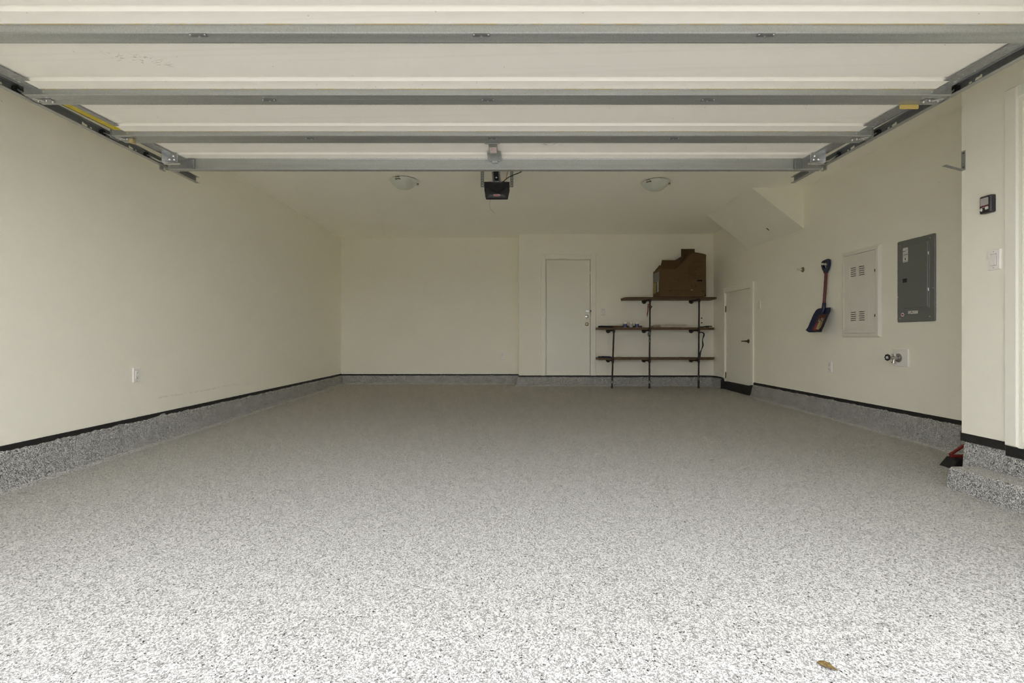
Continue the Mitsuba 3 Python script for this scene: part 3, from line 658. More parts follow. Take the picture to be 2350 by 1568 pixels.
# ------------------------------------------------------------------ white low-voltage panel
wp = thing('wiring_cabinet', 'white steel wiring cabinet with louvred vents on the right wall', 'wall cabinet')
yc_, W_p, zc_, H_p = 4.937, 0.545, 0.4525, 0.905
M = onright(yc_, zc_)
def ring_plate(w, h, iw, ih, d, bev):
    o, i2, ii = rrect(w, h, 0.003), rrect(w-2*bev, h-2*bev, 0.003), rrect(iw, ih, 0.002)
    front = ext(i2.difference(ii), 0.002); front.apply_translation([0, 0, d-0.002])
    po, pi = np.array(rrect(w, h, 0).exterior.coords)[:-1], np.array(rrect(w-2*bev, h-2*bev, 0).exterior.coords)[:-1]
    V = np.vstack([np.c_[po, np.zeros(4)], np.c_[po, np.full(4, 0.006)], np.c_[pi, np.full(4, d)]]); Fc = []
    for r in range(2):
        for j in range(4):
            a, b = r*4+j, r*4+(j+1) % 4; Fc += [(a, b, b+4), (a, b+4, a+4)]
    m = trimesh.Trimesh(V, np.array(Fc), process=False)
    pin = np.array(rrect(iw, ih, 0).exterior.coords)[:-1]
    V2 = np.vstack([np.c_[pin, np.full(4, d)], np.c_[pin, np.full(4, 0.002)]]); F2 = []
    for j in range(4):
        a, b = j, (j+1) % 4; F2 += [(a, b, b+4), (a, b+4, a+4)]
    return [front, m, trimesh.Trimesh(V2, np.array(F2), process=False)]
obj('frame', put(M, ring_plate(W_p, H_p, W_p-0.092, H_p-0.085, 0.025, 0.020)), 'panel_white', wp)
vents = []
dw, dh = W_p-0.098, H_p-0.091
for vx in (-0.085, 0.035):
    for vz in (0.225, -0.235):
        for q in range(5):
            vents.append(sbox(vx-0.038, vz-0.044+0.021*q, vx+0.040, vz-0.035+0.021*q))
dr_poly = rrect(dw, dh, 0.004).difference(unary_union(vents))
dm = ext(dr_poly, 0.003); dm.apply_translation([0, 0, 0.0215])
dk = obj('door', put(M, dm), 'panel_white', wp)
eput('vent_screen', M, [bb(vx-0.045, vx+0.045, vz-0.05, vz+0.055, 0.013, 0.016) for vx in (-0.085, 0.035) for vz in (0.225, -0.235)], 'vent_dark', dk, label='dark slots of the vents')
eput('raised_field', M, [bb(-0.148, -0.145, -0.33, 0.33, 0.024, 0.0262), bb(0.128, 0.131, -0.33, 0.33, 0.024, 0.0262), bb(-0.148, 0.131, 0.328, 0.331, 0.024, 0.0262), bb(-0.148, 0.131, -0.331, -0.328, 0.024, 0.0262)], 'panel_white', dk)
obj('hinge', put(M, [cyl((-dw/2-0.002, -dh/2+0.03, 0.0255), (-dw/2-0.002, dh/2-0.03, 0.0255), 0.004, 10)]), 'panel_white', wp)
for v in (0.205, -0.235):
    obj('latch', put(M, [bb(dw/2-0.020, dw/2+0.004, v-0.020, v+0.020, 0.0235, 0.0275, 0.001)]), 'panel_white', wp)
    obj('latch_slot', put(M, [bb(dw/2-0.012, dw/2+0.002, v-0.014, v+0.012, 0.026, 0.0282)]), 'slot_dark', wp)
eput('screw', M, [cyl((0.150, v, 0.024), (0.150, v, 0.0268), 0.006, 10) for v in (0.25, -0.27)], 'panel_white', wp)

# ------------------------------------------------------------------ grey breaker panel
bp = thing('breaker_panel', 'grey steel breaker panel with stickers on the right wall', 'breaker panel')
yc_, zc_, W_p, H_p = 4.268, 0.5095, 0.396, 0.742
M = onright(yc_, zc_)
obj('cover', put(M, bevel_plate(W_p, H_p, 0.012, 0.004, 0.012)), 'panel_grey', bp)
# recessed bead around the door, then the door itself
obj('bead', put(M, bevel_plate(0.300, 0.595, 0.0155, 0.004, 0.014, 0.002, 0.035)), 'panel_grey', bp)
bdoor = obj('door', put(M, bevel_plate(0.270, 0.568, 0.0205, 0.006, 0.006, 0.004, 0.036)), 'panel_grey', bp)
bw = obj('breaker_window', put(M, ext(rrect(0.046, 0.036, 0.003, -0.100, 0.005), 0.0214)), 'ink_black', bdoor, label='black breaker handle window')
sk = obj('label_sheet', put(M, bb(-0.134+0.012, -0.134+0.068, 0.170, 0.300, 0.0200, 0.0212)), 'sticker_white', bdoor, label='white paper label')
u0 = -0.134+0.012
stuff('print', put(M, [bb(u0+0.004, u0+0.053, 0.2355, 0.2395, 0.021, 0.0215), bb(u0+0.004, u0+0.012, 0.2675, 0.2735, 0.021, 0.0215), bb(u0+0.013, u0+0.020, 0.2670, 0.2712, 0.021, 0.0215), bb(u0+0.0205, u0+0.027, 0.2690, 0.2735, 0.021, 0.0215), bb(u0+0.0275, u0+0.037, 0.2680, 0.2715, 0.021, 0.0215),
                     bb(u0+0.022, u0+0.034, 0.190, 0.206, 0.021, 0.0215), bb(u0+0.003, u0+0.053, 0.1765, 0.1785, 0.021, 0.0215),
                     put(trimesh.transformations.rotation_matrix(math.radians(-45), [0, 0, 1], [u0+0.047, 0.280, 0]), bb(u0+0.042, u0+0.050, 0.2785, 0.2815, 0.021, 0.0215)), put(trimesh.transformations.rotation_matrix(math.radians(45), [0, 0, 1], [u0+0.047, 0.273, 0]), bb(u0+0.042, u0+0.050, 0.2725, 0.2755, 0.021, 0.0215))]), 'ink_black', sk, label='black printed rules and bold word')
stuff('print', put(M, [bb(u0+0.006, u0+0.048-0.004*(q % 3), z, z+0.0016, 0.021, 0.0214) for q, z in enumerate((0.257, 0.251, 0.246, 0.229, 0.223, 0.217, 0.212))]), 'ink_grey', sk)
wl = obj('warning_strip', put(M, bb(-0.073, 0.030, -0.298, -0.272, 0.0115, 0.0132)), 'sticker_white', bp, label='small white warning strip')
stuff('print', put(M, [bb(-0.039, -0.033, -0.289, -0.276, 0.013, 0.0136)]), 'ink_black', wl)
stuff('print', put(M, [bb(-0.070, -0.055, -0.280-0.005*q, -0.2785-0.005*q, 0.013, 0.0135) for q in range(4)]+[bb(-0.012, 0.027-0.004*(q % 2), -0.277-0.005*q, -0.2755-0.005*q, 0.013, 0.0135) for q in range(4)]), 'ink_grey', wl)
stuff('print', put(M, [bb(-0.055, -0.044, -0.297, -0.280, 0.0129, 0.0134)]), 'ink_pink', wl)
stuff('print', put(M, [bb(-0.030, -0.016, -0.297, -0.278, 0.0129, 0.0134)]), 'ink_green', wl)
rs = obj('round_sticker', put(M, ext(Point(-0.135, -0.302).buffer(0.0175, quad_segs=10), 0.0132)), 'sticker_white', bp, label='round white sticker with a red leaf')
leaf_pts = [(0, 1), (.18, .62), (.42, .75), (.36, .30), (.66, .52), (.74, .36), (1, .38), (.86, .06), (.95, -.04), (.45, -.42), (.5, -.60), (.08, -.50), (.08, -.95)]
leaf_pts = leaf_pts+[(-x, y) for x, y in reversed(leaf_pts[1:])]
obj('leaf_mark', put(M, affinity_leaf := ext(Polygon([(-0.135+0.0125*x, -0.302+0.0125*y) for x, y in leaf_pts]), 0.0138)), 'ink_red', rs)
eput('screw', M, [cyl((u, v, 0.011), (u, v, 0.0145), 0.0045, 8) for u, v in ((-0.165, 0.33), (0.155, 0.34), (-0.187, -0.14), (0.183, -0.09), (-0.165, -0.335), (0.152, -0.33))], 'bright_metal', bp)
for v in (0.215, -0.095):
    obj('hinge_pin', put(M, bb(0.1385, 0.1455, v-0.016, v+0.012, 0.012, 0.020, 0.001)), 'bright_metal', bp)

# ------------------------------------------------------------------ hose bib
hb = thing('hose_tap', 'chrome hose tap with a black wheel handle on a white wall plate', 'tap')
M = onright(4.43, -0.184)
obj('wall_plate', put(M, bevel_plate(0.180, 0.166, 0.014, 0.006, 0.006)), 'white_plastic', hb)
Mv = onright(4.445, -0.187)
obj('flange', put(Mv, lathe([(0, 0.012), (0.040, 0.012), (0.041, 0.018), (0.030, 0.024), (0, 0.024)], 24)), 'chrome', hb, smooth=40)
obj('body', put(Mv, [cyl((0, 0, 0.02), (0, 0.002, 0.085), 0.017, 18, 0.015), cyl((0, 0, 0.055), (0, -0.046, 0.062), 0.011, 16), cyl((0, -0.040, 0.060), (0, -0.050, 0.062), 0.019, 18), cyl((0, 0, 0.050), (0, 0.034, 0.052), 0.012, 16), cyl((0, 0.026, 0.052), (0, 0.036, 0.052), 0.018, 6), cyl((0, 0.002, 0.080), (0, 0.004, 0.118), 0.007, 12)]), 'chrome', hb, smooth=40)
wh = []
nt = 40
for q in range(8):
    a = q*2*math.pi/8
    wh.append(cyl((0.024*math.cos(a), 0.004+0.024*math.sin(a), 0.110), (0.024*math.cos(a), 0.004+0.024*math.sin(a), 0.124), 0.0065, 10))
tor = trimesh.creation.torus(0.0225, 0.0055, 32, 10); tor.apply_translation([0, 0.004, 0.117])
obj('hand_wheel', put(Mv, wh+[tor]+[bb(-0.022, 0.022, 0.001, 0.007, 0.113, 0.119), bb(-0.003, 0.003, -0.018, 0.026, 0.113, 0.119)]), 'black_plastic', hb, smooth=40)
obj('wheel_cap', put(Mv, cyl((0, 0.004, 0.112), (0, 0.004, 0.124), 0.0125, 18)), 'sticker_white', hb, smooth=40)

# ------------------------------------------------------------------ pegs and shovel
def peg(y, z, label, group=None):
    k = thing('wall_peg', label, 'wall peg', 'pegs on the right wall')
    M = onright(y, z)
    obj('rosette', put(M, lathe([(0, 0), (0.031, 0), (0.031, 0.005), (0.022, 0.013), (0.012, 0.016), (0, 0.016)], 28)), 'brass_aged', k, smooth=40)
    obj('pin', put(M, [cyl((0, 0, 0.012), (0.0, 0.006, 0.062), 0.011, 16, 0.013), cyl((0.0, 0.006, 0.058), (0, 0.007, 0.070), 0.013, 16, 0.010)]), 'peg_wood', k, label='pale wooden pin', smooth=40)
peg(5.925, 0.832, 'pale wooden peg on a round metal rosette left of the shovel')
peg(5.462, 0.826, 'pale wooden peg carrying the toy snow shovel')
sh = thing('snow_shovel', 'small navy and maroon toy snow shovel hanging from a peg on the right wall', 'shovel')
M = onright(5.45, 0.830)
# D grip around the peg
og = Polygon([(-0.052, 0.028), (-0.030, 0.036), (0.045, 0.045), (0.060, 0.030), (0.062, -0.010), (0.045, -0.055), (0.018, -0.085), (0.012, -0.100), (-0.014, -0.100), (-0.018, -0.085), (-0.045, -0.050), (-0.060, -0.010)]).buffer(0.006)
ig = Polygon([(-0.030, 0.016), (0.030, 0.020), (0.036, 0.000), (0.022, -0.038), (0.0, -0.052), (-0.022, -0.038), (-0.036, -0.005)]).buffer(0.005)
gm = ext(og.difference(ig), 0.024); gm.apply_translation([-0.004, 0, 0.014])
obj('grip', put(M, gm), 'navy_plastic', sh)
obj('shaft', put(M, tube([(0.0, -0.092, 0.026), (-0.004, -0.28, 0.034), (-0.010, -0.455, 0.042)], 0.0155, 14)), 'maroon_plastic', sh, label='maroon shaft', smooth=True)
obj('socket', put(M, tube([(-0.009, -0.440, 0.041), (-0.010, -0.50, 0.046), (-0.010, -0.555, 0.058)], 0.02, 14, [0.0195, 0.021, 0.008])), 'navy_plastic', sh, smooth=True)
def blade(off=0.0, hw=0.142, t0=0.0, t1=1.0, nu=29, nt=25, closed=True):
    us, ts = np.linspace(-1, 1, nu), np.linspace(t0, t1, nt)
    def surf(u, t, k):
        w_ = hw*(1-0.05*(1-t))
        corner = max(0.0, (abs(u)-0.72)/0.28)**2*0.035
        v = -0.495-0.275*t-corner*max(0.0, 1-t/0.2)+0.8*corner*max(0.0, (t-0.8)/0.2)
        rim = 0.026*max(0.0, (abs(u)-0.62)/0.38)**1.5 if off == 0 else 0
        back = 0.012*max(0.0, (0.16-t)/0.16)**1.5 if off == 0 else 0
        if t > 0.92: v -= 0.0
        return [u*w_-0.008, v, 0.024+0.116*t+rim+back+off+k]
    V = [surf(u, t, 0.0) for t in ts for u in us]+[surf(u, t, -0.004) for t in ts for u in us]
    n0 = nu*nt; Fc = []
    for i in range(nt-1):
        for j in range(nu-1):
            a = i*nu+j; Fc += [(a, a+nu, a+nu+1), (a, a+nu+1, a+1), (n0+a, n0+a+nu+1, n0+a+nu), (n0+a, n0+a+1, n0+a+nu+1)]
    rim_i = [j for j in range(nu)]+[i*nu+nu-1 for i in range(1, nt)]+[(nt-1)*nu+j for j in range(nu-2, -1, -1)]+[i*nu for i in range(nt-2, 0, -1)]
    for a, b in zip(rim_i, rim_i[1:]+rim_i[:1]): Fc += [(a, b, n0+b), (a, n0+b, n0+a)]
    m = trimesh.Trimesh(np.array(V), np.array(Fc), process=False); m.fix_normals(); return m
bl = obj('blade', put(M, blade()), 'navy_plastic', sh, smooth=35)
dc = obj('decal', put(M, blade(0.0015, 0.072, 0.27, 0.96, 5, 9)), 'decal_red', bl, label='red decal with pale and yellow patches')
def dpatch(u0, u1, ta, tb, w=0.0035):
    zz = lambda t: 0.024+0.116*t+w
    vv = lambda t: -0.495-0.275*t
    P4 = np.array([[u0, vv(ta), zz(ta)], [u1, vv(ta), zz(ta)], [u1+0.006, vv(tb), zz(tb)], [u0-0.006, vv(tb), zz(tb)]])
    return trimesh.Trimesh(np.vstack([P4, P4-[0, 0, 0.001]]), np.array([[0, 2, 1], [0, 3, 2], [4, 5, 6], [4, 6, 7]]), process=False)
eput('patch', M, [dpatch(-0.060, -0.024, 0.60, 0.90)], 'decal_pink', dc)
eput('patch', M, [dpatch(0.018, 0.048, 0.58, 0.90)], 'decal_yellow', dc)
eput('patch', M, [dpatch(-0.018, 0.012, 0.52, 0.88), dpatch(-0.040, -0.028, 0.44, 0.56), dpatch(0.030, 0.038, 0.42, 0.55), dpatch(0.0, 0.010, 0.40, 0.50)], 'decal_cream', dc)

# ------------------------------------------------------------------ pipe shelving
ps = thing('pipe_shelf', 'black iron pipe shelving with three wooden boards against the back wall', 'shelf')
rp = 0.0135
SH = [('top', 0.652), ('mid', 0.135), ('low', -0.381)]
def board(x0, x1, z, y0, cut_left=False):
    if cut_left:
        pl = Polygon([(x0, y0+0.02), (x0+0.012, y0+0.10), (x0-0.02, y0+0.16), (x0+0.01, y0+0.22), (x0-0.012, 8.54), (x1, 8.54), (x1, y0), (x0+0.03, y0)])
    else:
        pl = Polygon([(x0, y0), (x0, 8.54), (x1, 8.54), (x1-0.03, y0+0.20), (x1-0.12, y0+0.07), (x1-0.24, y0)])
    m = ext(pl, 0.038); m.apply_translation([0, 0, z]); return m
obj('shelf_board', board(1.955, 3.50, 0.652, 8.225, True), 'shelf_wood', ps)
obj('shelf_board', board(1.50, 3.575, 0.135, 8.225), 'shelf_wood', ps)
obj('shelf_board', board(1.50, 3.575, -0.381, 8.225), 'shelf_wood', ps)
UX = [(1.72, 1.745, 1.712), (2.352, 2.357, 2.345), (3.185, 3.187, 3.178)]     # pipe x at the wall, at the top of the upright, at the floor
YU = 8.182
for ui, (xw_, xt, xb) in enumerate(UX):
    levels = [0.637, 0.120, -0.396] if ui else [0.120, -0.396]
    ztop = levels[0]; zf = floor_z(YU)
    up = obj('upright', tube([(xt, YU, ztop), ((xt+xb)/2, YU, (ztop+zf)/2), (xb, YU, zf)], rp, 14), 'black_iron', ps, smooth=True)
    obj('foot', cyl((xb, YU, zf-0.002), (xb, YU, zf+0.03), 0.018, 14), 'black_iron', up, smooth=40)
    obj('coupling', cyl((xb+(xt-xb)*.06, YU, zf+0.085), (xb+(xt-xb)*.08, YU, zf+0.125), 0.0185, 14), 'black_iron' if ui == 2 else 'galvanised_dark', up, smooth=40)
    for li, z in enumerate(levels):
        f_ = (z-zf)/(ztop-zf); xx = xb+(xt-xb)*f_
        ar = obj('arm', tube([(xw_, 8.53, z), ((xw_+xx)/2, (8.53+YU)/2, z), (xx, YU, z)], rp, 14), 'black_iron', ps, smooth=True)
        obj('flange', put(onback(xw_, z), [lathe([(0, 0), (0.042, 0), (0.042, 0.006), (0.022, 0.010), (0.021, 0.024), (0, 0.024)], 24)]), 'black_iron', ar, smooth=40)
        if li == 0:
            obj('elbow', [trimesh.creation.icosphere(2, 0.021).apply_translation([xx, YU, z]), cyl((xx, YU, z), (xx, YU, z-0.036), 0.0195, 16), cyl((xx, YU, z), (xx, YU+0.036, z), 0.0195, 16)], 'black_iron', ar, smooth=40)
        else:
            obj('tee', [cyl((xx, YU, z+0.032), (xx, YU, z-0.032), 0.0195, 16), cyl((xx, YU, z), (xx, YU+0.034, z), 0.0195, 16)], 'black_iron', ar, smooth=40)

# things on and around the shelves ---------------------------------------------------------------
bxk = thing('cardboard_box', 'large open cardboard box with raised flaps on the top shelf', 'box')
X0, X1, Y0, Y1, Zb, Zl, Zr = 2.503, 3.287, 8.135, 8.50, 0.691, 1.153, 1.395
front = Polygon([(X0, Zb), (X0, Zl), (2.775, Zl), (3.062, 1.430), (X1, Zr), (X1-0.012, Zb+0.05), (X1-0.03, Zb)]).difference(unary_union([rrect(0.086, 0.026, 0.012, 3.178, 0.960), rrect(0.088, 0.012, 0.005, 2.742, 0.972)]))
fm = ext(front, 0.005); v = fm.vertices.copy(); fm.vertices = np.c_[v[:, 0], Y0+v[:, 2], v[:, 1]]; fm.fix_normals()
body = obj('body', [fm, bb(X0, X0+0.005, Y0, Y1, Zb, Zl), bb(X1-0.006, X1-0.001, Y0, Y1, Zb, 1.20), bb(X0, X1-0.02, Y1-0.005, Y1, Zb, Zl), bb(X0, X1-0.02, Y0, Y1, Zb, Zb+0.005)], 'cardboard', bxk)
def quad(pts, t=(0, 0.004, 0)):
    p = np.array(pts, float); V = np.vstack([p, p+np.array(t)])
    n = len(p); Fc = [(0, i, i+1) for i in range(1, n-1)]+[(n, n+i+1, n+i) for i in range(1, n-1)]
    for i in range(n): j = (i+1) % n; Fc += [(i, i+n, j+n), (i, j+n, j)]
    m = trimesh.Trimesh(V, np.array(Fc), process=False); m.fix_normals(); return m
obj('flap', quad([(X0+0.012, Y0+0.008, Zl-0.002), (2.80, Y0+0.008, Zl-0.002), (2.90, Y0+0.09, 1.318), (2.572, Y0+0.09, 1.318)]), 'cardboard_inner', bxk)
obj('flap', quad([(2.995, Y1-0.004, 1.10), (3.232, Y1-0.004, 1.10), (3.232, Y1-0.002, 1.558), (2.995, Y1-0.002, 1.558)]), 'cardboard_inner', bxk)
obj('flap', quad([(X0-0.004, Y0+0.03, Zl-0.012), (X0-0.002, Y1-0.02, Zl-0.01), (X0+0.10, Y1-0.02, 1.262), (X0+0.10, Y0+0.12, 1.235)], (0.004, 0, 0.003)), 'cardboard_inner', bxk)
obj('flap', quad([(2.786, Y0+0.03, 1.180), (3.052, Y0+0.03, 1.449), (X1-0.01, Y0+0.02, 1.404), (X1-0.01, Y0+0.25, 1.30), (3.04, Y0+0.24, 1.452), (2.845, Y0+0.24, 1.335)], (0.0, 0.003, 0.004)), 'cardboard_inner', bxk)
# printed side label and print on the front
def on_side(y0, y1, z0, z1, dx=0.0012): return bb(X0-dx, X0+0.001, y0, y1, z0, z1)
sl = obj('side_label', on_side(Y0+0.005, Y1-0.01, 0.955, 1.115), 'grey_tape', body, label='dark grey printed label on the left side')
obj('side_label', on_side(Y0+0.20, Y1-0.01, 0.765, 0.945), 'decal_yellow', body, label='yellow patch on the left side')
obj('side_label', on_side(Y0+0.035, Y0+0.14, 0.775, 0.955), 'ink_grey', body, label='pale patch on the left side')
obj('side_label', on_side(Y0+0.145, Y0+0.19, 0.775, 0.955), 'slot_dark', body)
pr = []
rg = np.random.default_rng(5)
def fr(x0, x1, z0, z1): return bb(x0, x1, Y0-0.0008, Y0+0.001, z0, z1)
for q in range(9): pr.append(fr(2.97+0.02*rg.random(), 3.10+0.13*rg.random(), 1.185-0.024*q, 1.190-0.024*q))
for q in range(16):
    x = 2.60+0.030*q; pr.append(fr(x, x+0.006+0.014*rg.random(), 0.795-0.02*rg.random(), 0.80)); pr.append(fr(x, x+0.02*rg.random()+0.004, 0.748, 0.753))
for a in np.linspace(0, 2*math.pi, 22)[:-1]:
    cx_, cz_ = 2.875+0.052*math.cos(a), 0.972+0.020*math.sin(a)+0.01*math.cos(a); pr.append(fr(cx_-0.006, cx_+0.006, cz_-0.0016, cz_+0.0016))
for q in range(5): pr.append(fr(2.86+0.03*q, 2.876+0.03*q, 1.075+0.004*(q % 2), 1.081+0.004*(q % 2)))
for x, z, h in ((3.072, 1.265, 0.045), (3.095, 1.255, 0.03), (3.125, 1.262, 0.034), (3.150, 1.27, 0.026), (3.175, 1.26, 0.038), (3.20, 1.262, 0.022)):
    pr.append(fr(x, x+0.005, z, z+h)); pr.append(fr(x, x+0.014, z+h-0.004, z+h))
pr += [fr(3.215, 3.255, 0.765, 0.790), fr(3.10, 3.135, 0.85, 0.855), fr(3.106, 3.124, 0.86, 0.885), fr(3.040, 3.052, 0.855, 0.885), fr(3.00, 3.28, 1.240-0.03, 1.2115)]
stuff('print', pr, 'cardboard_ink', body, label='faint dark print on the front')
obj('handle_hole', bb(3.13, 3.226, Y0+0.06, Y0+0.065, 0.94, 0.98), 'ink_black', body)
obj('handle_flap', quad([(2.70, Y0+0.004, 0.967), (2.785, Y0+0.004, 0.967), (2.785, Y0+0.02, 0.978), (2.70, Y0+0.02, 0.978)], (0, 0.002, -0.002)), 'paper_bag', body)
obj('paper_scrap', fr(3.030, 3.058, 0.796, 0.804), 'sticker_white', body)

zt2 = 0.173   # top of the middle board
plank = obj('wooden_plank', bb(1.545, 2.26, 8.33, 8.46, zt2+0.001, zt2+0.032, 0.004), 'dark_board')
tag(plank, 'short dark wooden plank lying behind the jars on the middle shelf', 'plank')
for q, (xj, nm, cm) in enumerate(((1.955, 'blue jar with a white lid, left of the three on the middle shelf', 'can_blue'), (2.052, 'pale jar with a pinkish label between two blue jars on the middle shelf', 'can_pale'), (2.158, 'blue jar with a white lid, right of the three beside the pipe', 'can_blue'))):
    k = thing('paint_jar', nm, 'jar', 'jars on the middle shelf')
    Mj = np.eye(4); Mj[:3, 3] = [xj, 8.27, zt2]
    obj('jar', put(Mj, lathe([(0, 0), (0.031, 0), (0.033, 0.004), (0.033, 0.060), (0.030, 0.066), (0, 0.066)], 22)), 'can_pale', k, smooth=40)
    obj('label_band', put(Mj, lathe([(0.0335, 0.006), (0.0338, 0.006), (0.0338, 0.056), (0.0335, 0.056)], 22)), cm, k, smooth=40)
    obj('lid', put(Mj, lathe([(0, 0.064), (0.034, 0.064), (0.035, 0.067), (0.035, 0.084), (0.032, 0.088), (0, 0.088)], 22)), 'white_plastic', k, label='white lid', smooth=40)
# bundle of pale sticks with a crumpled paper bag
for q, (y, z, x0, x1) in enumerate(((8.30, zt2+0.046, 2.565, 3.02), (8.275, zt2+0.028, 2.585, 2.99), (8.25, zt2+0.010, 2.60, 2.90))):
    k = obj('trim_stick', [tube([(x0-0.02, y+0.01, z+0.010 if q < 2 else z), (x0+0.01, y, z), ((x0+x1)/2, y, z), (x1, y, z)], 0.0075, 8)], 'pale_stick', smooth=True)
    tag(k, ['pale stick lying highest in the bundle of three on the middle shelf', 'pale stick in the middle of the bundle of three on the middle shelf', 'shortest pale stick at the bottom of the bundle of three on the middle shelf'][q], 'stick', 'pale sticks on the middle shelf')
pb = trimesh.creation.icosphere(3, 1.0); vv = pb.vertices*[0.085, 0.055, 0.026]
vv = vv*(0.72+0.6*meshkit.noise(pb.vertices*2.3+4.0)[:, None]); vv[:, 2] = np.maximum(vv[:, 2], -0.015); pb.vertices = vv+[2.50, 8.30, zt2+0.0155]
tag(obj('paper_bag', pb, 'paper_bag', smooth=False), 'crumpled brownish paper bag at the left end of the pale sticks', 'bag')
# dark bundles at the left shelf ends
def bundle(z, mat, label, x0=1.482, x1=1.735, r=0.014):
    n = 14; xs = np.linspace(x0, x1, n); rgn = np.random.default_rng(int(z*1000)+700)
    pts = np.c_[xs, 8.205+0.004*np.sin(xs*30), np.full(n, z)+0.004*np.sin(xs*21)]
    rr = r*(0.85+0.35*rgn.random(n)); rr[0] *= 0.7; rr[-1] *= 0.6
    return tag(obj('rolled_cloth', [tube(pts, r, 10, rr), bb(x0+0.015, x1-0.02, 8.20, 8.32, z-0.004, z+0.010, 0.004)], mat, smooth=False), label, 'cloth')
bundle(zt2+0.012, 'black_cloth', 'black rolled cloth on the left end of the middle shelf')
bundle(-0.343+0.012, 'navy_cloth', 'dark navy rolled cloth on the left end of the lowest shelf', 1.485, 1.715, 0.013)
# dark tools at the right of the middle shelf
tag(obj('hand_tool', [tube(smoothpts([(3.225, 8.24, zt2+0.010), (3.29, 8.245, zt2+0.012), (3.36, 8.25, zt2+0.022), (3.43, 8.25, zt2+0.014)], 5), 0.01, 8, None), bb(3.33, 3.38, 8.235, 8.27, zt2, zt2+0.03, 0.005)], 'black_satin'), 'small black hand tool lying right of the right pipe on the middle shelf', 'tool')
# red handled knife hanging by the middle pipe
kf = thing('hanging_knife', 'red handled tool hanging beside the middle pipe below the top shelf', 'tool')
xk = 2.318
obj('handle', [tube(smoothpts([(xk+0.012, 8.185, 0.560), (xk+0.006, 8.18, 0.545), (xk+0.004, 8.18, 0.48), (xk-0.006, 8.18, 0.40), (xk-0.010, 8.18, 0.375)], 5), 0.009, 10), bb(xk-0.002, xk+0.030, 8.178, 8.19, 0.552, 0.566, 0.003)], 'red_tool', kf, smooth=False)
obj('tip', [tube([(xk-0.010, 8.18, 0.378), (xk-0.009, 8.18, 0.362), (xk-0.004, 8.18, 0.352)], 0.006, 8)], 'grey_tape', kf)
tag(obj('spring_clamp', [bb(2.352, 2.385, 8.172, 8.20, 0.505, 0.530, 0.006), tube([(2.36, 8.18, 0.545), (2.392, 8.18, 0.522), (2.366, 8.18, 0.495)], 0.007, 8), cyl((2.353, 8.182, 0.508), (2.353, 8.182, 0.53), 0.019, 14)], 'dark_board'), 'small brown clamp gripping the middle pipe under the top shelf', 'clamp')
tag(obj('tape_wrap', [cyl((2.352, 8.182, 0.045), (2.352, 8.182, 0.098), 0.020, 16), tube(smoothpts([(2.335, 8.16, 0.10), (2.318, 8.155, 0.06), (2.33, 8.155, 0.015), (2.345, 8.16, 0.0)], 5), 0.010, 8), cyl((2.351, 8.182, -0.08), (2.351, 8.182, -0.035), 0.0165, 14)], 'grey_tape'), 'grey tape wound on the middle pipe below the middle shelf', 'tape')
# blue strap on the right pipe
tag(obj('hanging_strap', [tube(smoothpts([(3.187, 8.16, 0.075), (3.235, 8.16, 0.085), (3.262, 8.165, 0.06), (3.250, 8.165, 0.0), (3.238, 8.165, -0.06), (3.246, 8.165, -0.12), (3.225, 8.165, -0.19), (3.20, 8.162, -0.26), (3.196, 8.162, -0.30)], 6), 0.008, 10, 0.006+0.006*np.abs(np.sin(np.linspace(0, 8, 49))))], 'navy_cloth', smooth=True), 'dark blue twisted strap hanging from the right pipe', 'strap')
tag(obj('strap_hook', [tube(smoothpts([(3.195, 8.158, -0.29), (3.192, 8.155, -0.325), (3.180, 8.155, -0.345), (3.150, 8.16, -0.36), (3.125, 8.165, -0.378)], 5), 0.0075, 8), cyl((3.192, 8.158, -0.305), (3.192, 8.158, -0.33), 0.012, 10)], 'black_satin'), 'small dark hook below the blue strap on the right pipe', 'hook')
rg2 = np.random.default_rng(3)
tw = []
for q in range(7):
    a = rg2.uniform(-0.9, 0.9); L = rg2.uniform(0.05, 0.13)
    tw.append(tube([(3.18, 8.165, -0.72), (3.18+0.5*L*math.sin(a)-0.01, 8.15, -0.72+0.55*L), (3.18+L*math.sin(a)-0.02, 8.145, -0.72+L*math.cos(a))], 0.0018, 5))
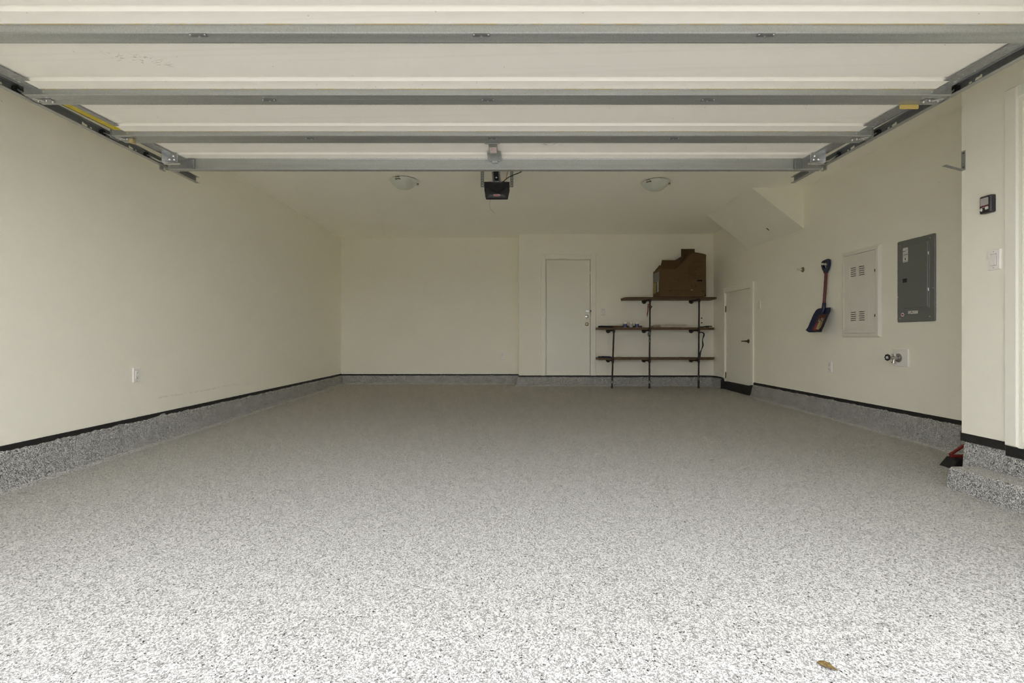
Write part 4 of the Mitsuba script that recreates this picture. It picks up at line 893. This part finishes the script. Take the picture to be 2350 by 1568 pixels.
wk_ = tag(obj('wire_ends', tw, 'ink_grey'), 'loose thin wire ends tied low on the right pipe', 'wire'); labels[wk_]['kind'] = 'stuff'
for q, z in enumerate((0.343, 0.262)):
    tag(obj('wall_anchor', [cyl((3.37, 8.541, z), (3.37, 8.532, z), 0.012, 12), bb(3.358, 3.382, 8.527, 8.535, z-0.005, z+0.005, 0.002)], 'ink_black'), ['dark screw anchor in the back wall, upper of the pair above the right shelf end', 'dark screw anchor in the back wall, lower of the pair above the right shelf end'][q], 'screw', 'screw anchors in the back wall')

# ------------------------------------------------------------------ red and black tool behind the near right corner
js = thing('jack_stand', 'red steel frame on a black base on the floor behind the near right curb', 'tool')
zf = floor_z(3.42)
obj('base', [quad([(3.09, 3.40, zf-0.002), (3.60, 3.22, zf-0.002), (3.56, 3.48, zf-0.002), (3.13, 3.52, zf-0.002)], (0, 0, 0.014)), trimesh.Trimesh(*(lambda h: (h.vertices, h.faces))(trimesh.convex.convex_hull(np.array([(3.10, 3.40, zf), (3.52, 3.40, zf), (3.10, 3.50, zf), (3.52, 3.50, zf), (3.155, 3.40, zf+0.066), (3.52, 3.40, zf+0.066), (3.155, 3.50, zf+0.066), (3.52, 3.50, zf+0.066)]))), process=False)], 'black_plastic', js)
obj('bar', tube([(3.13, 3.44, zf+0.080), (3.50, 3.44, zf+0.082)], 0.013, 10), 'red_steel', js, label='red lower bar', smooth=True)
obj('bar', tube([(3.135, 3.452, zf+0.088), (3.42, 3.452, zf+0.27)], 0.010, 10), 'red_steel', js, label='red slanting bar', smooth=True)
# dry leaf on the floor
lz = floor_z(1.40)
lf = Polygon([(-0.020, 0.016), (-0.008, 0.015), (0.010, 0.004), (0.022, -0.016), (0.012, -0.019), (-0.004, -0.012), (-0.018, 0.004)])
lm = ext(lf, 0.0012).subdivide().subdivide(); v = lm.vertices.copy(); v[:, 2] += 0.004+0.004*np.cos(v[:, 0]*90)+0.002*np.sin(v[:, 1]*150); lm.vertices = v+[0.913, 1.395, lz]
tag(obj('dry_leaf', lm, 'leaf_brown', smooth=True), 'small dry brown leaf on the floor near the front', 'leaf')
